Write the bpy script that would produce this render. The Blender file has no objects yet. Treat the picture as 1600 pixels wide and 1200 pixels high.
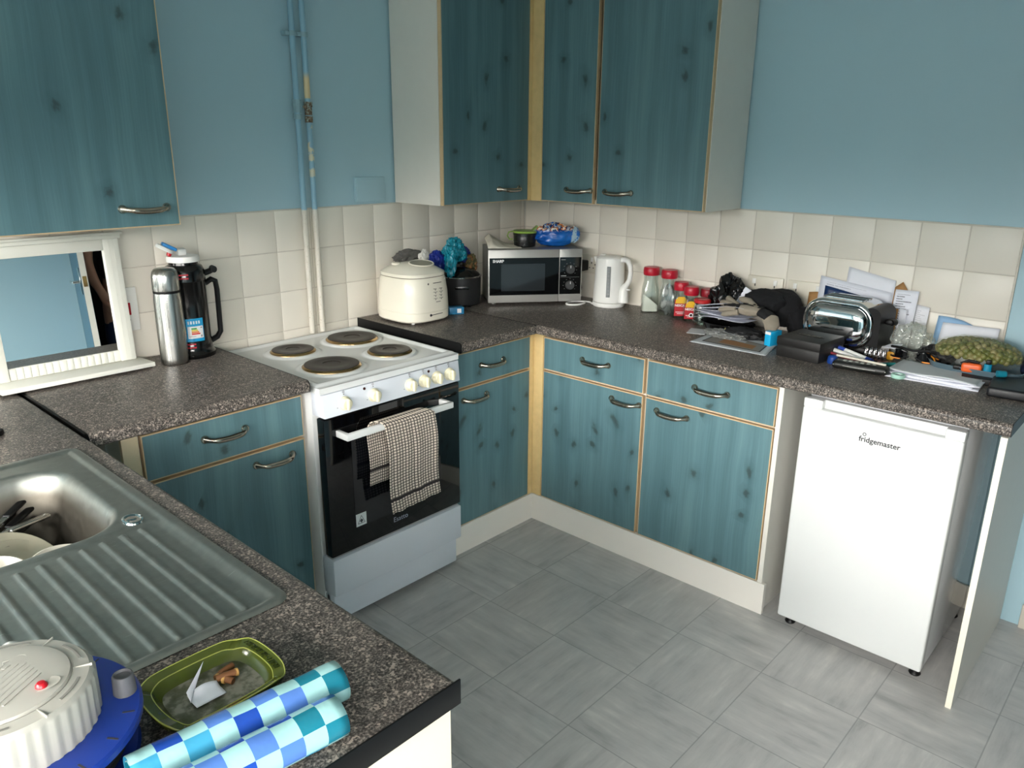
import bpy, bmesh, math, random
from mathutils import Vector, Matrix, Euler, noise
R = math.radians
random.seed(7)
SC = bpy.context.scene
COL = SC.collection
PI = math.pi

# ------------------------------------------------------------------ materials
def lin(h):
    h = h.lstrip('#'); o = []
    for i in (0, 2, 4):
        c = int(h[i:i+2], 16) / 255
        o.append(c / 12.92 if c <= .04045 else ((c + .055) / 1.055) ** 2.4)
    return (o[0], o[1], o[2], 1)

class NT:
    def __init__(s, name):
        s.m = bpy.data.materials.new(name); s.m.use_nodes = True
        s.t = s.m.node_tree; s.b = s.t.nodes['Principled BSDF']; s.out = s.t.nodes['Material Output']
    def n(s, typ, ins=None, **props):
        nd = s.t.nodes.new('ShaderNode' + typ)
        for k, v in props.items(): setattr(nd, k, v)
        for k, v in (ins or {}).items():
            sk = nd.inputs[k]
            if hasattr(v, 'is_output'): s.t.links.new(v, sk)
            else: sk.default_value = v
        return nd
    def math(s, op, a, b=0.0, c=0.0):
        return s.n('Math', {0: a, 1: b, 2: c}, operation=op).outputs[0]
    def mix(s, f, a, b, blend='MIX'):
        nd = s.n('Mix', {0: f, 6: a, 7: b}, data_type='RGBA', blend_type=blend)
        return nd.outputs[2]
    def ramp(s, f, stops, interp='LINEAR'):
        nd = s.n('ValToRGB', {0: f}); cr = nd.color_ramp; cr.interpolation = interp
        while len(cr.elements) < len(stops): cr.elements.new(.5)
        for e, (p, c) in zip(cr.elements, stops): e.position = p; e.color = c
        return nd.outputs[0]
    def step(s, f, a, b):
        return s.n('MapRange', {0: f, 1: a, 2: b, 3: 0.0, 4: 1.0}, interpolation_type='SMOOTHSTEP').outputs[0]
    def noise(s, vec, scale, detail=3.0, rough=.55):
        return s.n('TexNoise', {'Vector': vec, 'Scale': scale, 'Detail': detail, 'Roughness': rough}).outputs[0]
    def pos(s): return s.n('NewGeometry').outputs['Position']
    def uv(s): return s.n('TexCoord').outputs['UV']
    def gen(s): return s.n('TexCoord').outputs['Object']
    def sep(s, v):
        o = s.n('SeparateXYZ', {0: v}).outputs; return o[0], o[1], o[2]
    def vec(s, x, y, z): return s.n('CombineXYZ', {0: x, 1: y, 2: z}).outputs[0]
    def set(s, col=None, rough=None, metal=None, **k):
        def put(name, v):
            if v is None: return
            sk = s.b.inputs[name]
            if hasattr(v, 'is_output'): s.t.links.new(v, sk)
            else: sk.default_value = v
        put('Base Color', col); put('Roughness', rough); put('Metallic', metal)
        for kk, v in k.items(): put(kk.replace('_', ' '), v)
        return s
    def bump(s, h, strength=.2, dist=.002):
        nd = s.n('Bump', {'Height': h, 'Strength': strength, 'Distance': dist})
        s.t.links.new(nd.outputs[0], s.b.inputs['Normal'])

MATS = {}
def plain(name, hx, rough=.5, metal=0.0, var=.08, scale=25.0, bump=0.0, bscale=200.0, **k):
    if name in MATS: return MATS[name]
    t = NT(name); c = lin(hx)
    f = t.noise(t.gen(), scale)
    d = tuple(x * (1 - var) for x in c[:3]) + (1,)
    t.set(t.mix(f, d, c), rough, metal, **k)
    if bump: t.bump(t.noise(t.gen(), bscale), bump, .001)
    MATS[name] = t.m
    return t.m

def m_wall():
    t = NT('blue_emulsion'); p = t.pos()
    f = t.noise(p, 1.5, 2.0)
    c = t.mix(f, lin('#9fc0cb'), lin('#a8c7d1'))
    t.set(c, .42); t.bump(t.noise(p, 260.0, 4.0), .12, .001); return t.m
def m_pine():
    t = NT('blue_stained_pine'); x, y, z = t.sep(t.pos()); u = t.math('ADD', x, y)
    wob = t.noise(t.vec(t.math('MULTIPLY', u, 3.0), 0.0, t.math('MULTIPLY', z, 2.5)), 1.0, 2.0)
    uu = t.math('ADD', u, t.math('MULTIPLY', wob, .035))
    fine = t.noise(t.vec(t.math('MULTIPLY', uu, 170.0), 0.0, t.math('MULTIPLY', z, 3.0)), 1.0, 4.0, .65)
    broad = t.noise(t.vec(t.math('MULTIPLY', uu, 16.0), 3.0, t.math('MULTIPLY', z, .9)), 1.0, 3.0)
    c = t.ramp(t.math('ADD', t.math('MULTIPLY', fine, .30), t.math('MULTIPLY', broad, .78)),
               [(.28, lin('#456369')), (.50, lin('#53747b')), (.76, lin('#688a8f'))])
    kn = t.noise(t.vec(u, z, 4.0), 3.1, 1.0); kv = t.vec(t.math('ADD', t.math('MULTIPLY', u, 10.5), t.math('MULTIPLY', kn, 1.5)), t.math('ADD', t.math('MULTIPLY', z, 8.5), t.math('MULTIPLY', kn, 2.0)), 0.0)
    vo = t.n('TexVoronoi', {'Vector': kv, 'Scale': 1.0}, voronoi_dimensions='2D')
    kd = t.math('ADD', vo.outputs['Distance'], t.math('MULTIPLY', t.noise(kv, 6.0), .26))
    on = t.math('GREATER_THAN', t.sep(vo.outputs['Color'])[0], .70)
    k1 = t.math('MULTIPLY', t.math('SUBTRACT', 1.0, t.step(kd, .17, .30)), on)
    k2 = t.math('MULTIPLY', t.math('SUBTRACT', 1.0, t.step(kd, .2, .6)), on)
    c = t.mix(t.math('MULTIPLY', k2, .28), c, lin('#2c4a52'))
    c = t.mix(t.math('MULTIPLY', k1, .72), c, lin('#2f3c36'))
    t.set(c, .42); t.bump(fine, .08, .001); return t.m
def m_granite():
    t = NT('speckled_laminate'); p = t.pos()
    a = t.noise(p, 270.0, 2.0, .6); b = t.noise(p, 90.0, 2.0, .5); g = t.noise(p, 5.0, 2.0)
    f = t.math('ADD', t.math('MULTIPLY', a, .75), t.math('MULTIPLY', b, .25))
    c = t.ramp(f, [(.37, lin('#2a2725')), (.47, lin('#45413d')), (.55, lin('#69635d')), (.65, lin('#968c83'))])
    vo = t.n('TexVoronoi', {'Vector': p, 'Scale': 260.0})
    sp = t.math('LESS_THAN', t.sep(vo.outputs['Color'])[0], .08)
    c = t.mix(t.math('MULTIPLY', sp, .6), c, lin('#b5a79a'))
    t.set(c, t.math('ADD', .27, t.math('MULTIPLY', g, .14)), Specular_IOR_Level=.22); return t.m
def m_floor():
    t = NT('grey_vinyl_tiles'); x, y, z = t.sep(t.pos())
    u = t.math('DIVIDE', t.math('ADD', x, 10.15), .3); v = t.math('DIVIDE', t.math('ADD', y, 10.177), .3)
    fu = t.math('FLOOR', u); fv = t.math('FLOOR', v)
    par = t.math('MODULO', t.math('ADD', fu, fv), 2.0)
    cell = t.n('TexWhiteNoise', {'Vector': t.vec(fu, fv, 0.0)}, noise_dimensions='3D')
    r1 = t.math('MULTIPLY', cell.outputs[0], 40.0)
    A = t.vec(t.math('ADD', t.math('MULTIPLY', x, 4.0), r1), t.math('MULTIPLY', y, 26.0), r1)
    B = t.vec(t.math('MULTIPLY', x, 26.0), t.math('ADD', t.math('MULTIPLY', y, 4.0), r1), r1)
    mv = t.n('Mix', {0: par, 4: A, 5: B}, data_type='VECTOR').outputs[1]
    s1 = t.noise(mv, 1.0, 5.0, .62); s2 = t.noise(t.pos(), 9.0, 3.0)
    c = t.ramp(t.math('ADD', t.math('MULTIPLY', s1, .7), t.math('MULTIPLY', s2, .3)),
               [(.30, lin('#9d9c9a')), (.44, lin('#b5b4b2')), (.57, lin('#c2c0bd')), (.72, lin('#d8d5cf'))])
    c = t.mix(t.math('MULTIPLY', cell.outputs[0], .18), c, lin('#a09e9a'))
    du = t.math('FRACT', u); dv = t.math('FRACT', v)
    eu = t.math('MINIMUM', du, t.math('SUBTRACT', 1.0, du)); ev = t.math('MINIMUM', dv, t.math('SUBTRACT', 1.0, dv))
    j = t.math('SUBTRACT', 1.0, t.step(t.math('MINIMUM', eu, ev), .0035, .008))
    c = t.mix(t.math('MULTIPLY', j, .45), c, lin('#5f6060'))
    t.set(c, t.math('ADD', .36, t.math('MULTIPLY', s1, .16))); t.bump(s1, .04, .001); return t.m
def m_pipe(name, patchy):
    t = NT(name); p = t.pos(); x, y, z = t.sep(p)
    up = t.step(t.math('ADD', z, t.math('MULTIPLY', t.noise(p, 60.0), .015)), 1.352, 1.358)
    c = t.mix(up, lin('#d4cfc2'), lin('#88b2c4'))
    if patchy:
        a = t.math('MULTIPLY', t.step(z, 1.735, 1.74), t.math('SUBTRACT', 1.0, t.step(z, 1.80, 1.83)))
        c = t.mix(a, c, lin('#d8c69a'))
        pn = t.math('MULTIPLY', t.step(t.noise(p, 24.0, 4.0), .5, .56), t.math('MULTIPLY', t.step(z, 1.40, 1.5), t.math('SUBTRACT', 1.0, t.step(z, 1.66, 1.68))))
        c = t.mix(pn, c, lin('#d5cfb2'))
    rn = t.math('MULTIPLY', t.step(t.noise(p, 150.0, 4.0), .60, .66), t.math('SUBTRACT', 1.0, t.step(z, .9, 1.6)))
    c = t.mix(t.math('MULTIPLY', rn, .5), c, lin('#9b8c6d'))
    t.set(c, .4); return t.m
def m_rust():
    t = NT('rusty_painted_brass'); p = t.pos()
    c = t.ramp(t.noise(p, 130.0, 4.0), [(.35, lin('#3a2b20')), (.5, lin('#7d6a51')), (.62, lin('#9fb0a8'))])
    t.set(c, .6); return t.m
def m_steel(name='brushed_steel', hx='#b9b9b4', rough=.27, stretch=(4, 260, 4), aniso=0.0):
    t = NT(name); v = t.n('Mapping', {0: t.gen(), 3: stretch}).outputs[0]
    f = t.noise(v, 1.0, 3.0)
    t.set(t.mix(f, lin('#9b9b97') if hx == '#b9b9b4' else tuple(c * .85 for c in lin(hx)[:3]) + (1,), lin(hx)),
          t.math('ADD', rough - .06, t.math('MULTIPLY', f, .14)), 1.0); return t.m
def m_sinksteel():
    t = NT('worn_sink_steel_shaded_bowl'); p = t.pos()
    v = t.n('Mapping', {0: p, 3: (60, 60, 60)}).outputs[0]
    f = t.noise(v, 1.0, 4.0)
    sc = t.noise(t.n('Mapping', {0: p, 2: (0, 0, .7), 3: (30, 420, 30)}).outputs[0], 1.0, 3.0)
    c = t.mix(f, lin('#858883'), lin('#a5a7a1'))
    c = t.mix(t.math('MULTIPLY', t.step(sc, .66, .76), .5), c, lin('#d2d4d0'))
    st = t.math('SUBTRACT', 1.0, t.step(t.sep(p)[2], .845, .886))  # shade put into the bowl's colour by depth, to mute its window reflection
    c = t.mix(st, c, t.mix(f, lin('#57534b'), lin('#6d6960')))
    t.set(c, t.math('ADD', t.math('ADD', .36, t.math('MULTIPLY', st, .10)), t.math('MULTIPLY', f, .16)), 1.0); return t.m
def m_glass(name, tint='#f4f8f6', mixf=.14, rough=.03):
    t = NT(name); t.t.nodes.remove(t.b)
    tr = t.n('BsdfTransparent', {0: lin(tint)}); gl = t.n('BsdfGlossy', {0: (1, 1, 1, 1), 1: rough})
    lw = t.n('LayerWeight', {0: .22})
    f = t.math('ADD', t.math('MULTIPLY', lw.outputs[1], .75), mixf * .4)
    ms = t.n('MixShader', {0: f, 1: tr.outputs[0], 2: gl.outputs[0]})
    t.t.links.new(ms.outputs[0], t.out.inputs[0]); return t.m
def m_clearbag(name, tint, f0=.35, edge=.5):
    t = NT(name); t.t.nodes.remove(t.b)
    tr = t.n('BsdfTransparent', {0: lin(tint)}); gl = t.n('BsdfGlossy', {0: (1, 1, 1, 1), 1: .12}); df = t.n('BsdfDiffuse', {0: lin('#e4e6e2')})
    m1 = t.n('MixShader', {0: .55, 1: gl.outputs[0], 2: df.outputs[0]})
    lw = t.n('LayerWeight', {0: .35})
    f = t.math('ADD', t.math('MULTIPLY', lw.outputs[1], edge), f0)
    ms = t.n('MixShader', {0: f, 1: tr.outputs[0], 2: m1.outputs[0]})
    t.t.links.new(ms.outputs[0], t.out.inputs[0]); return t.m
def m_towel():
    t = NT('checked_terry_cotton'); u, v, w = t.sep(t.uv())
    def lines(c, n):
        f = t.math('FRACT', t.math('MULTIPLY', c, n)); return t.math('SUBTRACT', 1.0, t.step(t.math('ABSOLUTE', t.math('SUBTRACT', f, .5)), .12, .19))
    a = t.math('MAXIMUM', lines(u, 17.0), lines(v, 56.0))
    bands = None
    for lo, hi in ((.085, .105), (.905, .925)):
        q = t.math('MULTIPLY', t.math('GREATER_THAN', v, lo), t.math('LESS_THAN', v, hi))
        bands = q if bands is None else t.math('MAXIMUM', bands, q)
    f = t.noise(t.uv(), 60.0)
    base = t.mix(f, lin('#cfc0ad'), lin('#eadfd0'))
    c = t.mix(t.math('MAXIMUM', t.math('MULTIPLY', a, .92), bands), base, lin('#241c1c'))
    t.set(c, .95); t.bump(t.noise(t.uv(), 160.0, 3.0), .6, .003); return t.m
def m_checker():
    t = NT('blue_checked_oilcloth'); u, v, w = t.sep(t.uv())
    fu = t.math('FLOOR', u); fv = t.math('FLOOR', v)
    par = t.math('MODULO', t.math('ADD', t.math('ADD', fu, fv), 100.0), 2.0)
    wn = t.n('TexWhiteNoise', {'Vector': t.vec(fu, fv, 1.0)}, noise_dimensions='3D').outputs[0]
    blues = t.ramp(wn, [(0, lin('#17419a')), (.25, lin('#4c74b8')), (.5, lin('#378db0')), (.75, lin('#176f82'))], 'CONSTANT')
    c = t.mix(par, lin('#92bebd'), blues)
    t.set(c, .22, Specular_IOR_Level=.6); t.bump(t.noise(t.uv(), 1.3, 2.0), .3, .004); return t.m
def m_paper(name, hx='#e4e6ee', lines=0.0, var=.05):
    t = NT(name); f = t.noise(t.gen(), 14.0, 2.0); c0 = lin(hx)
    c = t.mix(f, tuple(x * (1 - var) for x in c0[:3]) + (1,), c0)
    if lines:
        u, v, w = t.sep(t.uv())
        row = t.math('FRACT', t.math('MULTIPLY', v, 26.0)); ink = t.math('LESS_THAN', row, .42)
        rr = t.math('FLOOR', t.math('MULTIPLY', v, 26.0))
        wl = t.n('TexWhiteNoise', {'Vector': t.vec(rr, 2.0, 0.0)}, noise_dimensions='3D').outputs[0]
        end = t.math('LESS_THAN', u, t.math('ADD', .3, t.math('MULTIPLY', wl, .55)))
        st = t.math('MULTIPLY', t.math('GREATER_THAN', u, .1), end)
        words = t.math('GREATER_THAN', t.noise(t.vec(t.math('MULTIPLY', u, 60.0), rr, 0.0), 1.0, 1.0), .42)
        vis = t.math('MULTIPLY', t.math('GREATER_THAN', v, .12), t.math('LESS_THAN', v, .93))
        k = t.math('MULTIPLY', t.math('MULTIPLY', ink, st), t.math('MULTIPLY', words, vis))
        c = t.mix(t.math('MULTIPLY', k, lines), c, lin('#2c2d3a'))
    t.set(c, .75); return t.m
def m_rainbowbag():
    t = NT('printed_blue_film'); x, y, z = t.sep(t.gen())
    n1 = t.noise(t.gen(), 26.0, 2.0)
    c = t.mix(t.step(t.noise(t.gen(), 10.0), .3, .7), lin('#0d4a9c'), lin('#1c6fc6'))
    topm = t.step(z, .066, .078)
    c2 = t.ramp(n1, [(.42, lin('#b9c0c4')), (.47, lin('#233b6a')), (.53, lin('#d98a50')), (.58, lin('#e8e4dc')), (.64, lin('#3d4f66'))], 'CONSTANT')
    c = t.mix(t.math('MULTIPLY', topm, t.step(n1, .40, .43)), c, c2)
    sm = t.math('MULTIPLY', t.step(x, .062, .066), t.step(t.noise(t.gen(), 22.0), .5, .55))
    c = t.mix(sm, c, lin('#a9c7d8'))
    t.set(c, .25); t.bump(t.noise(t.gen(), 40.0, 3.0), .5, .004); return t.m
def m_peas():
    t = NT('green_peas_in_film'); x, y, z = t.sep(t.gen())
    f = t.noise(t.gen(), 34.0, 2.0)
    c = t.ramp(f, [(.36, lin('#4d5422')), (.48, lin('#696b36')), (.58, lin('#7d744a')), (.72, lin('#908a62'))])
    t.set(c, .4); return t.m
def m_frost(): return m_clearbag('clear_film', '#fdfefa', .0, .16)
# ------------------------------------------------------------------ mesh building
class MB:
    def __init__(s):
        s.bm = bmesh.new(); s.mi = 0; s.uvl = s.bm.loops.layers.uv.new('UVMap')
    def _mark(s):
        return set(s.bm.faces)
    def _done(s, before):
        for f in s.bm.faces:
            if f not in before: f.material_index = s.mi
    def box(s, x0, x1, y0, y1, z0, z1, b=0.0, seg=2, M=None):
        be = s._mark()
        x0, x1 = sorted((x0, x1)); y0, y1 = sorted((y0, y1)); z0, z1 = sorted((z0, z1))
        m = Matrix.Translation(((x0+x1)/2, (y0+y1)/2, (z0+z1)/2)) @ Matrix.Diagonal((x1-x0, y1-y0, z1-z0, 1))
        if M: m = M @ m
        r = bmesh.ops.create_cube(s.bm, size=1.0, matrix=m)
        if b > 0:
            ed = set(); [ed.update(v.link_edges) for v in r['verts']]
            bmesh.ops.bevel(s.bm, geom=list(ed), offset=b, segments=seg, profile=.5, affect='EDGES')
        s._done(be); return s
    def lathe(s, prof, seg=32, c=(0, 0, 0), M=None, a0=0.0, sx=1.0, sy=1.0):
        be = s._mark(); rings = []
        T = (M or Matrix.Identity(4))
        for r, z in prof:
            if r < 1e-6: rings.append([s.bm.verts.new(T @ Vector((c[0], c[1], c[2]+z)))])
            else: rings.append([s.bm.verts.new(T @ Vector((c[0]+sx*r*math.cos(a0+2*PI*i/seg), c[1]+sy*r*math.sin(a0+2*PI*i/seg), c[2]+z))) for i in range(seg)])
        for a, b in zip(rings, rings[1:]):
            for i in range(seg):
                j = (i+1) % seg
                if len(a) == 1 and len(b) == 1: continue
                q = [a[0], b[j], b[i]] if len(a) == 1 else ([a[i], a[j], b[0]] if len(b) == 1 else [a[i], a[j], b[j], b[i]])
                try: s.bm.faces.new(q)
                except ValueError: pass
        s._done(be); return s
    def cyl(s, p0, p1, r, seg=20, r1=None):
        return s.tube([p0, p1], r, seg, radii=[r, r if r1 is None else r1])
    def tube(s, pts, r, seg=10, radii=None, caps=True, flat=1.0, closed=False):
        be = s._mark(); pts = [Vector(p) for p in pts]; n = len(pts); rings = []
        t0 = (pts[1]-pts[0]).normalized(); ref = Vector((0, 0, 1)) if abs(t0.z) < .9 else Vector((1, 0, 0))
        nrm = (ref - t0*ref.dot(t0)).normalized()
        for i, p in enumerate(pts):
            if closed: t = (pts[(i+1) % n]-pts[i-1]).normalized()
            else: t = (pts[min(i+1, n-1)]-pts[max(i-1, 0)]).normalized()
            nrm = (nrm - t*nrm.dot(t)).normalized(); bi = t.cross(nrm)
            rr = radii[i] if radii else r
            rings.append([s.bm.verts.new(p + nrm*rr*flat*math.cos(2*PI*k/seg) + bi*rr*math.sin(2*PI*k/seg)) for k in range(seg)])
        pr = list(zip(rings, rings[1:])) + ([(rings[-1], rings[0])] if closed else [])
        for a, b in pr:
            for k in range(seg):
                s.bm.faces.new([a[k], a[(k+1) % seg], b[(k+1) % seg], b[k]])
        if caps and not closed:
            s.bm.faces.new(rings[0][::-1]); s.bm.faces.new(rings[-1])
        s._done(be); return s
    def prism(s, poly, a0, a1, axis='z', b=0.0, seg=2, M=None):
        be = s._mark()
        def P(u, v, w):
            q = {'z': (u, v, w), 'y': (u, w, v), 'x': (w, u, v)}[axis]
            q = Vector(q); return M @ q if M else q
        A = [s.bm.verts.new(P(u, v, a0)) for u, v in poly]; B = [s.bm.verts.new(P(u, v, a1)) for u, v in poly]
        fs = [s.bm.faces.new(A[::-1]), s.bm.faces.new(B)]
        n = len(poly)
        for i in range(n): fs.append(s.bm.faces.new([A[i], A[(i+1) % n], B[(i+1) % n], B[i]]))
        bmesh.ops.recalc_face_normals(s.bm, faces=fs)
        if b > 0:
            ed = set(); [ed.update(f.edges) for f in fs[:2]]
            bmesh.ops.bevel(s.bm, geom=list(ed), offset=b, segments=seg, profile=.5, affect='EDGES')
        s._done(be); return s
    def grid(s, nx, ny, f, wrap=False):
        be = s._mark()
        V = [[s.bm.verts.new(f(i/nx, j/ny)) for i in range(nx + (0 if wrap else 1))] for j in range(ny+1)]
        for j in range(ny):
            for i in range(nx):
                k = (i+1) % nx if wrap else i+1
                fc = s.bm.faces.new([V[j][i], V[j][k], V[j+1][k], V[j+1][i]])
                for lp, (a, b) in zip(fc.loops, ((i, j), (i+1, j), (i+1, j+1), (i, j+1))): lp[s.uvl].uv = (a/nx, b/ny)
        s._done(be); return s
    def blob(s, c, rad, sub=4, amp=.2, freq=3.0, seed=0, flat=None, ridge=False, M=None, boxy=1.0):
        be = s._mark()
        r = bmesh.ops.create_icosphere(s.bm, subdivisions=sub, radius=1.0)
        for v in r['verts']:
            d = v.co.normalized(); q = d*freq + Vector((seed*7.13, seed*3.7, seed*1.9))
            n = 0; a = 1; fq = 1
            for o in range(4):
                k = noise.noise(q*fq*(.62 if ridge else 1))
                n += a*((.35-1.6*abs(k)) if ridge else k); a *= .46; fq *= 2.1
            k = 1+amp*n
            if boxy != 1.0:
                mx_ = max(abs(d.x), abs(d.y), abs(d.z)); k *= 1+(1/mx_-1)*boxy*.62
            p = Vector((d.x*rad[0]*k, d.y*rad[1]*k, d.z*rad[2]*k))
            if flat is not None and p.z < flat: p.z = flat + (p.z-flat)*.04
            p += Vector(c)
            v.co = M @ p if M else p
        s._done(be); return s
    def text(s, body, size, M, ext=.0006, align='CENTER', bold=0.0):
        be = s._mark()
        cu = bpy.data.curves.new('t', 'FONT'); cu.body = body; cu.size = size; cu.extrude = ext; cu.align_x = align; cu.offset = bold
        cu.resolution_u = 3
        ob = bpy.data.objects.new('t', cu); COL.objects.link(ob)
        dg = bpy.context.evaluated_depsgraph_get(); me = bpy.data.meshes.new_from_object(ob.evaluated_get(dg))
        me.transform(M); s.bm.from_mesh(me)
        bpy.data.objects.remove(ob); bpy.data.curves.remove(cu); bpy.data.meshes.remove(me)
        s._done(be); return s
    def build(s, name, mats, parent=None, loc=None, ang=38, smooth=True, off=None):
        if off is not None: bmesh.ops.translate(s.bm, verts=s.bm.verts, vec=-Vector(off))
        me = bpy.data.meshes.new(name); s.bm.to_mesh(me); s.bm.free()
        for m in (mats if isinstance(mats, (list, tuple)) else [mats]): me.materials.append(m)
        if smooth:
            me.polygons.foreach_set('use_smooth', [True]*len(me.polygons)); me.set_sharp_from_angle(angle=R(ang))
        me.update()
        o = bpy.data.objects.new(name, me); COL.objects.link(o)
        if parent: o.parent = parent
        if loc: o.location = loc
        return o

def tag(o, label, cat, group=None, kind=None):
    o['label'] = label; o['category'] = cat
    if group: o['group'] = group
    if kind: o['kind'] = kind
    return o
def thing(name, label, cat, loc=(0, 0, 0), rz=0.0, group=None, rx=0.0):
    o = bpy.data.objects.new(name, None); COL.objects.link(o); o.empty_display_size = .05
    o.location = loc; o.rotation_euler = (rx, 0, rz)
    return tag(o, label, cat, group)
def struct(name, mb, mats, parent=None, label=None, **k):
    o = mb.build(name, mats, parent, **k)
    if parent is None:
        o['kind'] = 'structure'
        if label: o['label'] = label
    return o
def solid(o, t, off=0.0):
    m = o.modifiers.new('thickness', 'SOLIDIFY'); m.thickness = t; m.offset = off; return o
def rounded(x0, x1, y0, y1, r, n=6):
    pts = []
    for cx, cy, a in ((x1-r, y1-r, 0), (x0+r, y1-r, 90), (x0+r, y0+r, 180), (x1-r, y0+r, 270)):
        for i in range(n+1):
            t = R(a+90*i/n); pts.append((cx+r*math.cos(t), cy+r*math.sin(t)))
    return pts
def arc(c, r, a0, a1, n, plane='xz', k=0.0):
    o = []
    for i in range(n+1):
        t = R(a0+(a1-a0)*i/n); u, v = r*math.cos(t), r*math.sin(t)
        o.append({'xz': (c[0]+u, c[1], c[2]+v), 'yz': (c[0], c[1]+u, c[2]+v), 'xy': (c[0]+u, c[1]+v, c[2])}[plane])
    return o
RX90 = Matrix.Rotation(PI/2, 4, 'X')                       # text in XY -> facing -Y
def face_s(x, y, z): return Matrix.Translation((x, y, z)) @ RX90
def face_w(x, y, z): return Matrix.Translation((x, y, z)) @ Matrix.Rotation(-PI/2, 4, 'Z') @ RX90
SKY, EXPO = 28.0, 0.58
# ------------------------------------------------------------------ palette
WALL = m_wall(); PINE = m_pine(); GRAN = m_granite(); FLOOR = m_floor()
CREAM = plain('cream_melamine', '#dedbd1', .45, var=.05)
EDGE = plain('raw_pine_edge', '#d0b48c', .6, var=.2, scale=60)
POST = plain('varnished_pine', '#e4c88e', .4, var=.22, scale=30)
WHITEP = plain('white_gloss_paint', '#dedbd0', .35, var=.04)
TILE = plain('cream_ceramic_glaze', '#e6e0d3', .38, var=.06, scale=3.0)
GROUT = plain('grey_white_grout', '#d6cfc2', .8, var=.2, scale=18)
ENAMEL = plain('white_enamel', '#dcdedc', .18, var=.02)
WPLAS = plain('white_plastic', '#e9e9e4', .3, var=.02)
CPLAS = plain('cream_plastic', '#e0d9bb', .35, var=.04)
BLK = plain('black_plastic', '#0a0a0b', .45, var=.1, Specular_IOR_Level=.3)
BLKM = plain('matt_black', '#17181a', .6, var=.15)
BGLASS = plain('black_oven_glass', '#050506', .04, var=0, Specular_IOR_Level=.5)
CHROME = plain('polished_chrome', '#d4d4d2', .07, 1.0, var=.03)
NICKEL = plain('brushed_nickel', '#b9b0a0', .24, 1.0, var=.15, scale=60)
STEEL = m_steel(); SINKST = m_sinksteel()
DGREY = plain('dark_grey_plastic', '#3a3a3a', .45)
MGREY = plain('silver_grey_plastic', '#9a9a98', .35)
LGREY = plain('print_grey', '#8e8e90', .6)
RED = plain('red_plastic', '#b3101f', .32)
INK = plain('dark_print', '#2c2c30', .6)
WPRINT = plain('white_print', '#e8e8e8', .5)
GLASS = m_glass('clear_glass'); WGLASS = m_glass('window_glass', '#ffffff', .08, .0)
PAPER = m_paper('white_paper'); PAPERL = m_paper('printed_letter', '#e3e5ee', .75); PAPERG = m_paper('pale_grey_envelope', '#c9ced0')
CARD = plain('brown_card', '#a67c4c', .8, var=.12)
BLUEC = plain('pale_blue_card', '#8fb4d8', .6)
CYAN = plain('cyan_print', '#12a9dc', .5)
NAVY = plain('navy_print', '#12305c', .4)
H = .896                                                    # worktop top

# ------------------------------------------------------------------ setting
XW, YS, ZC = -4.7, -3.44, 2.42
struct('floor', MB().box(XW-.2, .25, YS-2.0, .25, -.06, 0), FLOOR)
struct('ceiling', MB().box(XW-.2, .25, YS-2.0, .25, ZC, ZC+.06), plain('white_ceiling_paint', '#e6e4de', .7))
struct('wall_north', MB().box(XW-.2, .25, .008, .16, 0, ZC), WALL)
struct('wall_east', MB().box(.008, .16, YS-.1, .008, 0, ZC), WALL)
DX0, DX1, DZ = -.945, -.15, 2.03                             # doorway in the south wall
VX0, VX1, VZ0, VZ1 = -4.45, -2.95, .92, 2.02                                     # second window, in the south wall behind the camera
w = MB(); w.box(XW-.2, VX0, YS-.1, YS, 0, ZC); w.box(VX1, DX0, YS-.1, YS, 0, ZC); w.box(VX0, VX1, YS-.1, YS, 0, VZ0); w.box(VX0, VX1, YS-.1, YS, VZ1, ZC); w.box(DX0, DX1, YS-.1, YS, DZ, ZC); w.box(DX1, .16, YS-.1, YS, 0, ZC)
struct('wall_south', w, WALL)
WY0, WY1, WZ0, WZ1 = -3.38, -.35, .92, 2.02                # window in the west wall
w = MB(); w.box(XW-.2, XW, YS-.1, .16, 0, WZ0); w.box(XW-.2, XW, YS-.1, .16, WZ1, ZC)
w.box(XW-.2, XW, YS-.1, WY0, WZ0, WZ1); w.box(XW-.2, XW, WY1, .16, WZ0, WZ1)
struct('wall_west', w, WALL)
hall = MB(); hall.box(-1.6, .16, YS-1.96, YS-1.9, 0, ZC); hall.box(-1.66, -1.6, YS-1.96, YS-.1, 0, ZC); hall.box(.1, .16, YS-1.96, YS-.1, 0, ZC)
struct('wall_hall', hall, plain('hall_gloom_colour', '#3c3a38', .7))  # darkness of the unlit hall is put into its wall colour
# window
wi = bpy.data.objects.new('window_1', None); COL.objects.link(wi); wi['kind'] = 'structure'
wi['label'] = 'wide white framed window in the wall opposite the fridge'
f = MB(); fx0, fx1 = XW-.11, XW-.05
f.box(fx0, fx1, WY0, WY1, WZ0, WZ0+.06); f.box(fx0, fx1, WY0, WY1, WZ1-.06, WZ1)
for yy in (WY0, (WY0+WY1)/2-.03, WY1-.06): f.box(fx0, fx1, yy, yy+.06, WZ0+.06, WZ1-.06)
f.build('window_frame', WPLAS, wi)
MB().box(XW-.082, XW-.078, WY0+.06, WY1-.06, WZ0+.06, WZ1-.06).build('pane', WGLASS, wi)
MB().box(XW-.05, XW+.03, WY0-.03, WY1+.03, WZ0-.025, WZ0, .004).build('window_sill', WHITEP, wi)
wi = bpy.data.objects.new('window_2', None); COL.objects.link(wi); wi['kind'] = 'structure'
wi['label'] = 'white framed window in the wall behind the camera'
f = MB(); f0, f1 = YS-.09, YS-.03
f.box(VX0, VX1, f0, f1, WZ0, WZ0+.06); f.box(VX0, VX1, f0, f1, WZ1-.06, WZ1)
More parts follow.
